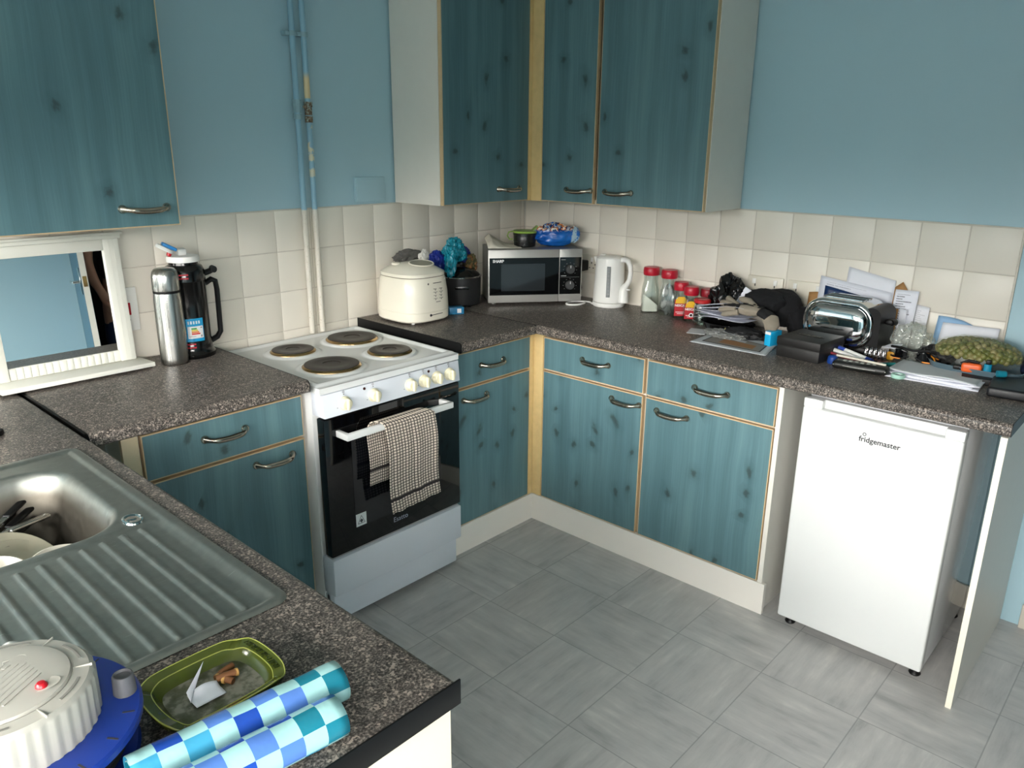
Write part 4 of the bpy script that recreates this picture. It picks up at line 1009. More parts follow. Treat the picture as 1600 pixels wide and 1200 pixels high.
# checked oilcloth rolls
CHK = m_checker()
def roll(name, p0, p1, r, lab, cell=.0285, phase=0.0, flap=False):
    p0, p1 = Vector(p0), Vector(p1); d_ = (p1-p0); L = d_.length; d_.normalize(); side = d_.cross(Vector((0, 0, 1))).normalized(); up_ = Vector((0, 0, 1))
    m_ = MB(); uvl = m_.uvl; nx_, ny_ = 26, 84
    V = []
    for j in range(ny_+1):
        a = R(-30-900*j/ny_ + phase); rr = r-(r*.42)*(max(0, j-36)/(ny_-36)) if j > 36 else r*(1-.012*(1-j/36))
        V.append([m_.bm.verts.new(p0+d_*(L*i/nx_) + side*rr*math.cos(a)*(1.06) + up_*rr*math.sin(a)*(.94+.02*math.sin(i*.9))) for i in range(nx_+1)])
    for j in range(ny_):
        for i in range(nx_):
            f_ = m_.bm.faces.new([V[j][i], V[j][i+1], V[j+1][i+1], V[j+1][i]])
            for lp, (a, b) in zip(f_.loops, ((i, j), (i+1, j), (i+1, j+1), (i, j+1))): lp[uvl].uv = (L*a/nx_/cell, b/ny_*2*PI*r*2.5/cell+.35)
    if flap:
        Fv = []
        for j in range(9):
            Fv.append([m_.bm.verts.new(p0+d_*(L*i/nx_)+side*(-r*.2+(r*1.7+.000)*j/8*1.0)*-1*1.0 + up_*(r*(1.02-.0*j)-.022*(j/8)**2)) for i in range(nx_+1)])
        for j in range(8):
            for i in range(nx_):
                f_ = m_.bm.faces.new([Fv[j][i], Fv[j][i+1], Fv[j+1][i+1], Fv[j+1][i]])
                for lp, (a, b) in zip(f_.loops, ((i, j), (i+1, j), (i+1, j+1), (i, j+1))): lp[uvl].uv = (L*a/nx_/cell, b*.006/cell+.2)
    c_ = (p0+p1)/2
    o_ = m_.build(name, CHK, off=c_, ang=80); o_.location = c_; solid(o_, .0007); return tag(o_, lab, 'oilcloth roll')
roll('oilcloth_roll', (-2.441, -1.853, H+.0275), (-2.695, -1.824, H+.0275), .0265, 'blue checked oilcloth roll nearer the ashtray')
roll('oilcloth_roll', (-2.480, -1.9055, H+.0275), (-2.80, -1.870, H+.0275), .0262, 'blue checked oilcloth roll at the worktop end, overlapping the other roll', phase=40)
# ------------------------------------------------------------------ jars
def jar(name, label, cat, loc, w, h, lidr, lidh, rz, mats, fill=None, waist=True, group=None):
    t = thing(name, label, cat, loc, R(rz), group); gl, lidm = mats
    m = MB(); hb = h-lidh
    ex = 5.0
    rings = [sq(.001, w*.92, w*.92, ex), sq(.004, w, w, ex), sq(hb*.35, w*1.0, w*1.0, ex), sq(hb*.62, w*.96, w*.96, 4), sq(hb*.84, w*.80, w*.80, 2.6), sq(hb*.93, lidr*.9, lidr*.9, 2), sq(hb+.004, lidr*.88, lidr*.88, 2)]
    loft(m, rings); m.build('glass', gl, t, ang=55)
    m = MB(); m.lathe([(0, hb+.0), (lidr*.96, hb), (lidr, hb+.003), (lidr*1.02, hb+lidh*.55), (lidr*.98, hb+lidh*.85), (lidr*.9, hb+lidh), (0, hb+lidh+.0005)], 36); m.build('lid', lidm, t)
    return t, w, hb
SUG = plain('white_sugar', '#efece2', .9, var=.04, bump=.3, bscale=900)
COF = plain('coffee_granules', '#2a1610', .8, var=.4, scale=300)
REDL = plain('cherry_red_lid', '#b5152c', .35, var=.05)
JG = m_glass('jar_glass', '#e9efec', .22)
j, w, hb = jar('storage_jar', 'tall glass jar with red lid part filled with sugar', 'jar', (-.057, -.782, H), .037, .192, .034, .034, 38, (JG, REDL))
m = MB(); n = 56; lo = sq(.0045, w*.93, w*.93, 5); r2 = sq(.05, w*.95, w*.95, 5)
for p in r2: p.z = .044+.028*(p.y/w)-.012*(p.x/w)
loft(m, [lo, r2]); m.build('sugar', SUG, j, ang=50)
j, w, hb = jar('storage_jar', 'tall glass jar with red lid holding a silvery wrapper', 'jar', (-.058, -.872, H), .037, .190, .034, .035, 30, (JG, REDL))
m = MB(); m.blob((0, 0, .062), (.030, .030, .062), 4, .35, 2.5, 4, flat=None, ridge=True); m.build('wrapper', plain('crinkled_foil_film', '#c4c6c4', .18, .6, var=.3), j)
def coffee(label, loc, rz, h, full):
    j, w, hb = jar('coffee_jar', label, 'jar', loc, .031, h, .0305, .034, rz, (JG, REDL))
    if full:
        m = MB(); loft(m, [sq(.004, w*.92, w*.92, 5), sq(hb*.5, w*.93, w*.93, 5), sq(hb*.55, w*.9, w*.9, 5)]); m.build('coffee', COF, j, ang=50)
    m = MB(); y = -w-.0012
    m.box(-w*.86, w*.86, y, -w*.9, .012, hb*.70); m.mi = 1
    m.prism([(-w*.80, hb*.56), (w*.80, hb*.56), (w*.72, hb*.69), (w*.4, hb*.80), (-w*.4, hb*.80), (-w*.72, hb*.69)], y-.0004, y+.0006, 'y'); m.mi = 2
    m.text('NESCAF\u00c9', .0128, face_s(0, y-.0006, hb*.45), .0002, bold=.0004)
    m.box(-w*.7, w*.7, y-.0006, y, hb*.235, hb*.255); m.box(-w*.5, w*.5, y-.0006, y, hb*.18, hb*.195)
    if not full: m.lathe([(0, .0002), (.009, .0002), (.009, 0)], 20, M=face_s(0, y-.0004, hb*.26)); m.mi = 3; m.lathe([(0, .0004), (.0055, .0004), (.0055, 0)], 20, M=face_s(0, y-.0005, hb*.26))
    m.mi = 3; m.text('GOLD' if False else '.', .004, face_s(0, y-.0006, hb*.62), .0001)
    m.build('label', [plain('label_red', '#b01622', .4), plain('label_yellow', '#e2b21f', .4), WPRINT, COF], j)
coffee('red labelled coffee jar behind the glass mug, next to the silvery jar', (-.078, -.944, H), -52, .150, True)
coffee('red labelled coffee jar with a cup on its label, directly left of the glass mug', (-.098, -1.004, H), -52, .140, False)
jar('coffee_jar', 'jar with dark red lid behind the glass mug, against the black bag', 'jar', (-.042, -1.048, H), .030, .130, .030, .032, 20, (JG, plain('dark_red_lid', '#8c1424', .4)))
mg = thing('glass_mug_jar', 'small glass handled mug jar with thin red screw lid', 'jar', (-.140, -1.080, H), R(-40))
m = MB(); m.lathe([(0, .002), (.029, .002), (.032, .006), (.033, .03), (.0325, .075), (.030, .084), (.0305, .092), (.028, .092), (.0275, .084), (.030, .07), (.030, .008), (0, .006)], 36)
for k in range(5): m.lathe([(.0328, .016+.012*k), (.0342, .019+.012*k), (.0328, .022+.012*k)], 36)
m.tube([(.031, 0, .075), (.047, 0, .074), (.055, 0, .06), (.055, 0, .04), (.047, 0, .025), (.032, 0, .022)], .0042, 10); m.build('glass', m_glass('mug_glass', '#dfe8e4', .35), mg)
m = MB(); m.lathe([(0, .106), (.027, .106), (.031, .105), (.0335, .102), (.0335, .091), (.031, .090)], 36); m.build('lid', plain('red_tin_lid', '#c02a2c', .3), mg)

# ------------------------------------------------------------------ helpers for the clutter
def sheet(name, label, cat, P, mat, loc, th=.0005, bend=None, nx=12, ny=12, group=None):
    a, b, c, d = [Vector(p) for p in P]; m = MB()
    def f(u, v):
        p = (a*(1-u)+b*u)*(1-v)+(d*(1-u)+c*u)*v
        return p+(Vector(bend(u, v)) if bend else Vector())
    m.grid(nx, ny, f); o = m.build(name, mat, off=loc); o.location = loc; solid(o, th, 0); return tag(o, label, cat, group)
def bar(m, a, b, r, seg=10): m.cyl(a, b, r, seg)

# black bag, papers, dish, gloves, garment
m = MB(); m.blob((-.072, -1.158, H+.095), (.060, .074, .100), 5, .42, 2.2, 31, ridge=True, flat=-.093); m.blob((-.08, -1.195, H+.135), (.03, .035, .03), 4, .4, 2.2, 33, ridge=True)
o = m.build('bin_bag', plain('black_bin_film', '#0c0c0d', .22, var=.2, bump=.5, bscale=45), off=(-.075, -1.128, H)); o.location = (-.075, -1.128, H); tag(o, 'crumpled black bin bag on the worktop behind the papers', 'plastic bag')
ds = thing('shallow_dish', 'shallow round black dish under the folded papers', 'dish', (-.175, -1.215, H))
m = MB(); m.lathe([(0, .001), (.070, .001), (.080, .006), (.100, .034), (.104, .038), (.102, .039), (.096, .034), (.078, .010), (0, .008)], 44, sx=.8, sy=1.05); m.build('dish_body', plain('gloss_black_plastic', '#0e0e0f', .15), ds)
m = MB(); m.grid(4, 2, lambda u, v: Vector((.0985*.8*math.cos(R(196+14*u))*1.004*(.955+.05*v), .0985*1.05*math.sin(R(196+14*u))*1.004*(.955+.05*v), .020+.014*v))); m.build('sticker', plain('olive_sticker', '#6d6a3e', .4), ds)
fan = [(-.02, .0, 0, 16), (.004, .008, 6, 10), (-.008, .016, -7, 14), (.006, .024, 12, 9), (-.012, .032, -3, 18), (.0, .040, 8, 12)]
for i, (dx, dz, rz, tl) in enumerate(fan):
    q = Matrix.Translation((-.165+dx, -1.212, H+.052+dz*1.1)) @ Matrix.Rotation(R(rz), 4, 'Z') @ Matrix.Rotation(R(-4), 4, 'X')
    P = [q @ Vector(p) for p in ((-.066, .112, -.0), (-.066, -.100, 0), (.060, -.100, 0.0), (.060, .112, 0))]
    sheet('paper_sheet', 'white folded paper in the fanned pile on the black dish' if i < 4 else ['white paper uppermost but one of the fanned pile on the black dish', 'white printed paper on top of the fanned pile beside the gloves'][i-4], 'paper', P, PAPERL if i in (4, 5) else PAPER, (-.15, -1.2, H+.046+dz),
          bend=lambda u, v, i=i: (0, 0, .018*(1-v)**2*(.5 if i < 3 else 1)+.006*math.sin(u*5+i)), group='folded papers on the black dish' if i < 4 else None)
sheet('paper_sheet', 'white card corner standing up behind the gloves', 'paper', [(-.11, -1.205, 1.0), (-.105, -1.265, .985), (-.09, -1.275, 1.045), (-.095, -1.235, 1.065)], PAPER, (-.1, -1.24, 1.0))
m = MB(); m.blob((-.085, -1.380, H+.105), (.055, .088, .072), 5, .10, 1.7, 41, flat=-.10, boxy=1.0); m.blob((-.13, -1.335, H+.13), (.05, .08, .045), 4, .15, 2, 43); m.blob((-.075, -1.455, H+.06), (.06, .045, .06), 4, .2, 2, 44, flat=-.058)
o = m.build('folded_garment', plain('black_fleece', '#0b0c10', .95, var=.3, bump=.3, bscale=300), off=(-.085, -1.375, H)); o.location = (-.085, -1.375, H); tag(o, 'black folded garment heaped between the gloves and the toaster', 'clothing')
# work glove : palm, four fingers, thumb, cuff
gv = thing('work_glove', 'grey leather work glove with black cuff band lying on the papers', 'glove', (-.215, -1.318, H+.106))
GL = plain('grey_suede', '#9a9080', .85, var=.25, scale=40, bump=.3, bscale=150)
m = MB(); m.blob((0, 0, 0), (.030, .062, .022), 4, .08, 2, 51)
for q, (p1, p2, p3, r_) in enumerate((((.005, .045, .004), (.020, .085, .018), (.035, .108, .026), .0125), ((-.010, .048, .006), (0, .092, .012), (.012, .120, .010), .0125), ((-.024, .042, 0), (-.020, .085, -.004), (-.012, .112, -.012), .012), ((-.030, .03, -.008), (-.034, .065, -.016), (-.030, .09, -.024), .011))):
    m.tube([p1, p2, p3, tuple(a+(a-b)*.25 for a, b in zip(p3, p2))], r_, 12, [r_, r_*1.02, r_*.9, r_*.45])
m.tube([(.012, -.01, .012), (.030, .020, .026), (.032, .048, .030), (.032, .06, .031)], .014, 12, [.015, .014, .0115, .006]); m.build('glove_body', GL, gv)
m = MB(); m.tube([(0, -.045, 0), (-.002, -.065, -.006), (-.006, -.085, -.016)], .03, 18, [.029, .031, .033], flat=.55); m.build('cuff_band', plain('black_elastic', '#141416', .8), gv)
m = MB(); m.tube([(-.006, -.084, -.016), (-.030, -.105, -.036), (-.048, -.108, -.054)], .03, 18, [.032, .028, .018], flat=.5); m.build('cuff', GL, gv)
m = MB(); m.tube([(.002, -.02, .0235), (.012, .005, .022), (.004, .03, .0215)], .0018, 6); m.tube([(-.014, -.02, .021), (-.008, .01, .022), (-.010, .04, .02)], .0018, 6); m.box(-.014, .016, -.055, -.035, .016, .0185, .001); m.build('seam', BLK, gv)
m = MB(); m.blob((-.225, -1.262, H+.112), (.018, .034, .013), 4, .15, 2, 55); m.tube([(-.222, -1.24, H+.112), (-.218, -1.225, H+.116), (-.215, -1.212, H+.118)], .011, 10, [.012, .011, .006])
o = m.build('work_glove', plain('black_knit', '#131315', .9), off=(-.235, -1.22, H+.08)); o.location = (-.235, -1.22, H+.08); tag(o, 'black glove finger poking out under the grey glove', 'glove')
m = MB(); m.blob((-.26, -1.262, H+.013), (.055, .085, .014), 5, .5, 3, 61, ridge=True)
o = m.build('clear_wrapper', m_clearbag('crackled_film', '#d8d8d4', .25), off=(-.26, -1.262, H)); o.location = (-.26, -1.262, H); tag(o, 'crinkled clear wrapper in front of the black dish', 'wrapper')
m = MB(); m.blob((-.235, -1.315, H+.02), (.05, .075, .022), 4, .3, 2.5, 62, ridge=True, flat=-.019)
o = m.build('black_cloth', BLKM, off=(-.235, -1.315, H)); o.location = (-.235, -1.315, H); tag(o, 'black cloth scrap under the grey glove', 'cloth')
# printed sheet with the floor-plan photo
o = sheet('paper_sheet', 'white sheet with a brown and grey printed picture, flat near the worktop edge', 'paper', [(-.423, -1.194, H+.0012), (-.418, -1.488, H+.0012), (-.245, -1.452, H+.0012), (-.180, -1.190, H+.0012)], PAPERG, (-.33, -1.34, H), bend=lambda u, v: (0, 0, .004*v*v))
t_ = MB(); base = lambda u, v, z: (Vector((-.423, -1.194, 0))*(1-u)+Vector((-.418, -1.488, 0))*u)*(1-v)+(Vector((-.180, -1.19, 0))*(1-u)+Vector((-.245, -1.452, 0))*u)*v + Vector((0, 0, H+.0022+.004*v*v+z))
def patch(m, u0, u1, v0, v1, z): m.grid(6, 6, lambda a, b: base(u0+(u1-u0)*a, v0+(v1-v0)*b, z))
t_.mi = 0; patch(t_, .10, .90, .16, .72, 0); t_.mi = 1; patch(t_, .12, .88, .19, .69, .0003); t_.mi = 2; patch(t_, .30, .78, .26, .52, .0006); t_.mi = 3; patch(t_, .14, .60, .56, .67, .0006)
pp = t_.build('printed_picture', [INK, plain('print_warm_grey', '#8b8780', .6), plain('print_brown', '#9a6f45', .6), plain('print_pale', '#b9bcc0', .6)], o, off=(-.33, -1.34, H))
m = MB(); m.box(-.055, .030, -.035, .035, 0, .0015)
o = m.build('envelope', PAPERG, ); o.location = (-.245, -1.130, H+.0002); o.rotation_euler.z = R(18); tag(o, 'small pale card on the worktop in front of the glass mug', 'paper')
cy = thing('small_box', 'bright cyan and white small carton wedged beside the black metal box', 'box', (-.262, -1.440, H), R(-14))
m = MB(); m.box(-.03, .03, -.013, .013, 0, .056, .001); m.build('carton', CYAN, cy); m = MB(); m.box(-.0305, -.03, -.012, .012, .045, .0555); m.build('white_band', WPRINT, cy)
# black metal cash box
cb = thing('metal_box', 'worn black metal box with embossed lid in front of the toaster', 'box', (-.300, -1.592, H), R(-95))
BM = plain('worn_black_metal', '#242322', .5, .3, var=.35, scale=50)
m = MB(); m.box(-.077, .077, -.088, .088, 0, .040, .003); m.build('box_base', BM, cb)
m = MB(); m.box(-.079, .079, -.090, .090, .041, .070, .004); m.box(-.077, .077, -.088, .088, .040, .042); lid = m.build('lid', BM, cb)
m = MB(); m.lathe([(.0, .0), (.05, 0), (.052, .001), (.050, .0015), (0, .0012)], 40, (0, -.005, .0698), sx=1.0, sy=.30); m.mi = 1
for i in range(9):
    x = -.036+.009*i; m.box(x-.003, x-.0018, -.014, .004, .0708, .0722); 
    if i % 3 != 1: m.box(x-.003, x+.003, .0025, .004, .0708, .0722)
    if i % 2: m.box(x+.0018, x+.003, -.014, .004, .0708, .0722)
    if i % 4 != 3: m.box(x-.003, x+.003, -.014, -.0125, .0708, .0722)
m.build('embossed_plate', [BM, plain('rubbed_metal', '#6f6a60', .35, .8)], lid)

# ------------------------------------------------------------------ toaster
tr = thing('toaster', 'polished chrome two slot toaster with black end cap', 'toaster', (-.210, -1.513, H), R(-93))
TL, TD, Tz0, Tz1 = .268, .150, .022, .188
def prof(inset, r=.070):
    return rounded(0+inset, TL-.02-inset, Tz0+inset, Tz1-inset, max(.012, r-inset), 10)
TCH = plain('toaster_chrome', '#dadada', .05, 1.0, var=.02)
def tring(inset, y, r=.07): return [Vector((x, y, z)) for x, z in prof(inset, r)]
m = MB(); loft(m, [tring(0, TD-.004), tring(0, .02), tring(.001, .012), tring(.006, .006), tring(.010, .0055), tring(.013, .010), tring(.018, .010), tring(.020, .004), tring(.026, -.003), tring(.036, -.008), tring(.055, -.011)]); m.build('body', TCH, tr, ang=50)
m = MB(); loft(m, [[Vector((x, y, z)) for x, z in rounded(TL-.062, TL, Tz0-.004, Tz1-.012, .03, 8)] for y in (.014, TD-.004)]); m.build('end_cap', BLK, tr)
m = MB(); m.box(TL-.001, TL+.024, .055, .095, .118, .136, .006); m.tube([(TL+.02, .06, .127), (TL+.026, .075, .127), (TL+.02, .09, .127)], .010, 10); m.build('lever', BLK, tr)
m = MB(); m.box(.012, TL-.012, .012, TD-.012, .006, Tz0+.012, .004)
for x in (.03, TL-.03):
    for y in (.03, TD-.03): m.cyl((x, y, 0), (x, y, .008), .012, 14)
m.build('base', BLK, tr)
m = MB()
for y in (.048, .090): m.box(.055, .19, y, y+.022, Tz1-.004, Tz1+.0012, .0006)
m.build('slot', plain('toaster_slot_dark', '#15130f', .5), tr)
m = MB()
for y in (.044, .086):
    m.tube([(.052, y, Tz1+.001), (.193, y, Tz1+.001), (.193, y+.03, Tz1+.001), (.052, y+.03, Tz1+.001)], .0016, 6, closed=True)
m.build('slot_frame', CHROME, tr)

# ------------------------------------------------------------------ papers standing behind the toaster
def stand(name, label, cat, y0, y1, zb, ztl, ztr, mat, x, lean=.018, bend=None, th=.0006):
    P = [(x-lean, y0, zb), (x-lean, y1, zb), (x, y1, ztr), (x, y0, ztl)]
    return sheet(name, label, cat, P, mat, (x-lean, (y0+y1)/2, zb), th, bend)
stand('paper_sheet', 'tallest blank white sheet leaning on the tiles behind the toaster', 'paper', -1.585, -1.752, H+.001, 1.172, 1.140, PAPER, -.006, .03)
stand('letter', 'handwritten white letter behind the toaster, left of the tallest sheet', 'letter', -1.492, -1.748, H+.001, 1.130, 1.098, m_paper('lined_paper', '#dde0ea', .35), -.016, .03)
stand('brown_envelope', 'brown card edge behind the left end of the toaster', 'envelope', -1.452, -1.60, H+.001, 1.062, 1.085, CARD, -.010, .02)
lf_ = stand('leaflet', 'dark navy leaflet in the toaster papers', 'leaflet', -1.517, -1.712, H+.002, 1.098, 1.066, NAVY, -.030, .02)
m = MB()
m.prism([(-.018, 0), (.012, -.003), (.004, .010)], 0, .0004, 'z', M=face_w(-.0325, -1.552, 1.068)); m.box(-.0335, -.032, -1.640, -1.662, 1.062, 1.07); m.build('print', plain('pale_blue_print', '#8fc4dc', .5), lf_, off=lf_.location)
stand('brown_envelope', 'brown envelope with pointed flap right of the toaster papers', 'envelope', -1.752, -1.80, H+.001, 1.118, 1.105, CARD, -.008, .03, bend=lambda u, v: (0, 0, .028*v*(1-abs(2*u-1))))
stand('letter', 'printed letter standing right of the toaster', 'letter', -1.757, -1.834, H+.001, 1.112, 1.114, PAPERL, -.012, .045)
stand('brown_envelope', 'narrow brown card strip beside the toaster lever', 'envelope', -1.762, -1.785, H+.001, 1.05, 1.05, CARD, -.045, .02)
stand('envelope', 'narrow white envelope in front of the printed letter', 'envelope', -1.788, -1.812, H+.001, 1.052, 1.05, PAPER, -.040, .02)
stand('paper_sheet', 'small ruled white slip at the right end of the letters', 'paper', -1.830, -1.874, H+.001, 1.068, 1.062, m_paper('ruled_slip', '#e2e3e8', .3), -.008, .03)
stand('folder', 'pale blue card folder leaning on the tiles behind the clear bag', 'folder', -1.905, -2.055, H+.001, 1.040, .985, BLUEC, -.008, .05, bend=lambda u, v: (0, 0, .022*v*math.sin(u*2.6)))
stand('paper_sheet', 'white papers leaning in the pale blue folder behind the bag of peas', 'paper', -1.925, -2.095, H+.001, 1.022, 1.026, PAPER, -.022, .06)
# clear bag, yellow tag, pouch
m = MB(); m.blob((-.115, -1.862, H+.055), (.050, .060, .066), 5, .42, 2.0, 71, ridge=True, flat=-.052)
o = m.build('clear_bag', m_clearbag('clear_polythene', '#f2f4ee', .16), off=(-.115, -1.862, H)); o.location = (-.115, -1.862, H); tag(o, 'crumpled clear plastic bag between the letters and the folder', 'plastic bag')
m = MB(); m.prism(rounded(-.012, .012, -.014, .014, .008), 0, .008, 'x', .001); o = m.build('yellow_tag', plain('amber_yellow', '#e0a21c', .35)); o.location = (-.165, -1.815, H+.0145); o.rotation_euler = (0, R(12), 0); tag(o, 'amber yellow tag in front of the clear bag', 'tag')
m = MB(); m.box(-.006, .006, -.016, .016, 0, .042, .002); o = m.build('grey_block', MGREY); o.location = (-.150, -1.788, H); o.rotation_euler = (0, 0, R(20)); tag(o, 'small grey upright block beside the amber tag', 'box')
m = MB(); m.blob((-.130, -1.945, H+.032), (.035, .055, .034), 5, .25, 2.2, 74, flat=-.031); o = m.build('pouch', plain('black_nylon', '#0e0e12', .6, var=.3), off=(-.13, -1.945, H)); o.location = (-.13, -1.945, H); tag(o, 'black fabric pouch with red piping beside the peas', 'pouch')
m = MB(); m.tube([(-.032, .030, .035), (-.036, .022, .045), (-.034, .012, .040), (-.037, .006, .026)], .0035, 8); m.build('red_piping', RED, o)
# peas in a tray
ty = thing('tray', 'grey blue shallow tray under the bag of peas', 'tray', (-.150, -2.075, H))
m = MB(); loft(m, [sq(.001, .080, .118, 3), sq(.004, .086, .124, 3), sq(.036, .098, .138, 3.2), sq(.038, .097, .137, 3.2), sq(.010, .082, .120, 3), sq(.006, .078, .116, 3)]); m.build('tray_body', plain('slate_blue_plastic', '#566a74', .35), ty)
pb = thing('bag_of_peas', 'clear bag of dull green peas resting in the tray', 'bag of peas', (-.150, -2.070, H+.04))
m = MB(); be = m._mark()
def peab(d):
    return Vector((d.x*.078, d.y*.118, .030+d.z*.042))
k = 0; rnd = random.Random(5)
for i in range(165):
    zf = 1-1.15*(i+.5)/165; rr = math.sqrt(max(0, 1-zf*zf)); a = i*2.39996
    d_ = Vector((rr*math.cos(a), rr*math.sin(a), zf)); c = peab(d_)*(.93+.04*rnd.random())
    r_ = .0108+.0012*rnd.random()
    bmesh.ops.create_icosphere(m.bm, subdivisions=2, radius=r_, matrix=Matrix.Translation(c))
o = m.build('peas', m_peas(), pb); o['kind'] = 'stuff'
m = MB(); m.blob((0, 0, .030), (.087, .129, .052), 5, .05, 3, 81)
m.grid(8, 4, lambda u, v: Vector((-.03+.06*u*(1-v*.6), .115+.045*v, .020-.02*v+.006*math.sin(u*9))))
m.build('bag', m_frost(), pb)
# gadgets near the edge
gd = thing('gadget', 'black rounded gadget with pale markings near the worktop edge', 'gadget', (-.372, -1.790, H), R(-84))
m = MB(); m.box(-.085, .085, -.026, .026, .0, .026, .012, 4); m.build('casing', plain('black_rubber', '#151614', .45), gd)
m = MB()
for i in range(6): m.box(-.055+.018*i, -.045+.018*i, -.008+.003*(i % 3), .012, .0255, .0272, .0006)
m.tube([(-.08, -.024, .014), (0, -.0265, .013), (.08, -.024, .014)], .0012, 6); m.build('marking', plain('worn_print', '#a9aca4', .5), gd)
m = MB(); m.lathe([(0, 0), (.016, 0), (.018, .004), (.016, .022), (.010, .028), (0, .029)], 20); o = m.build('bottle_cap', plain('blue_cap', '#1b3f86', .3)); o.location = (-.345, -1.690, H); tag(o, 'small blue cap beside the metal box and the gadget', 'cap')
def stick(name, label, cat, a, b, r, mats, parts):
    a, b = Vector(a), Vector(b); d_ = b-a; L = d_.length; t = thing(name, label, cat, a); t.rotation_euler = d_.to_track_quat('X', 'Z').to_euler()
    for (nm, s0, s1, rr), mt in zip(parts, mats):
        m_ = MB(); m_.tube([(L*s0, 0, 0), (L*s1, 0, 0)], rr*r, 14); m_.build(nm, mt, t)
    return t
stick('marker_pen', 'white and blue marker pen lying in front of the toaster', 'pen', (-.248, -1.655, H+.034), (-.285, -1.795, H+.014), .0095, [WPLAS, plain('blue_print', '#3a56b8', .4), plain('blue_cap2', '#24408e', .35)], [('barrel', .12, .86, 1), ('printed_band', .02, .30, 1.03), ('cap', .86, 1, 1.05)])
stick('marker_pen', 'white marker pen with red end beside the blue marker', 'pen', (-.285, -1.668, H+.030), (-.310, -1.798, H+.012), .0085, [WPLAS, RED], [('barrel', 0, .88, 1), ('cap', .88, 1, 1.06)])
stick('pencil', 'dark red pencil next to the gadget', 'pencil', (-.318, -1.672, H+.028), (-.336, -1.83, H+.008), .0045, [plain('maroon_paint', '#7a1f2c', .4), plain('pencil_tip', '#c9a983', .6)], [('barrel', 0, .93, 1), ('tip', .93, 1, .6)])
stick('pen', 'teal green pen pointing at the envelopes', 'pen', (-.300, -1.806, H+.008), (-.262, -1.862, H+.012), .008, [plain('teal_plastic', '#1f7a78', .3), BLK], [('barrel', .2, 1, 1), ('tip', 0, .2, .7)])
stick('pen', 'thin black pen lying nearest the toaster base', 'pen', (-.232, -1.675, H+.006), (-.248, -1.80, H+.006), .0045, [BLK], [('barrel', 0, 1, 1)])
stick('pen', 'thin pale ruler like stick between pencil and gadget', 'pen', (-.342, -1.700, H+.030), (-.352, -1.86, H+.028), .004, [plain('pale_wood', '#d8d2c2', .6)], [('barrel', 0, 1, 1)])
vb = thing('vial_tray', 'cluster of small clear vials with pink caps in front of the toaster', 'vials', (-.222, -1.785, H))
m = MB()
for i in range(5):
    for k_ in range(2): m.lathe([(0, 0), (.006, 0), (.0062, .024), (.004, .030), (.0035, .040), (0, .041)], 12, (-.010+.016*k_, .030-.0145*i, .006))
m.build('vial', m_glass('vial_plastic', '#e8e4e4', .5), vb)
m = MB(); m.box(-.020, .016, -.040, .038, 0, .006, .001); m.build('holder', plain('pale_pink_card', '#c79a94', .6), vb)
m = MB(); m.lathe([(.012, 0), (.020, 0), (.021, .004), (.020, .012), (.012, .012), (.011, .006), (.012, 0)], 24); o = m.build('tape_roll', plain('mint_tape', '#a8d4c4', .4)); o.location = (-.368, -1.905, H); tag(o, 'small mint green tape roll at the front of the envelopes', 'tape')
# sunglasses
sg = thing('sunglasses', 'black wraparound sunglasses with orange accents behind the envelopes', 'sunglasses', (-.190, -1.892, H+.020), R(-88))
m = MB()
for s_ in (-1, 1):
    m = MB()
    def lens(u, v, s_=s_):
        a = (u-.5)*1.15; x = s_*(.034+.034*math.sin(a)*1.05); y = -.012*math.cos(a*1.2)-.004+.03*max(0, (s_*x-.034))*.9/.034*.5
        return Vector((x, y, .002+.034*v*(1-.35*abs(u-.5))))
    m.grid(14, 6, lens)
    o = m.build('lens', plain('black_lens', '#07080a', .08), sg); solid(o, .002)
m = MB(); m.tube([(-.07, .006, .034), (-.035, -.014, .039), (0, -.012, .034), (.035, -.014, .039), (.07, .006, .034)], .0042, 8); m.tube([(.07, .006, .034), (.074, .03, .030), (.068, .055, .016)], .0036, 8); m.tube([(-.07, .006, .034), (-.074, .03, .030), (-.068, .055, .016)], .0036, 8); m.tube([(-.068, .004, .004), (-.035, -.016, .0005), (-.01, -.012, .012)], .003, 8); m.tube([(.068, .004, .004), (.035, -.016, .0005), (.01, -.012, .012)], .003, 8)
m.build('frame', BLK, sg)
m = MB()
for x in (-.045, .045): m.box(x-.012, x+.012, -.0185, -.0165, .0, .004, .0005)
m.build('accent', plain('orange_accent', '#e0861f', .4), sg)
m = MB(); m.tube([(-.150, -1.905, H+.02), (-.165, -1.925, H+.048), (-.185, -1.955, H+.036), (-.205, -1.975, H+.008)], .0034, 8, flat=.5); m.tube([(-.158, -1.915, H+.044), (-.16, -1.94, H+.036), (-.168, -1.965, H+.03)], .0034, 8, flat=.5)
o = m.build('cable_tie', plain('orange_nylon', '#e08a24', .4), off=(-.18, -1.94, H)); o.location = (-.18, -1.94, H); tag(o, 'bright orange cable tie loop in front of the peas', 'cable tie')
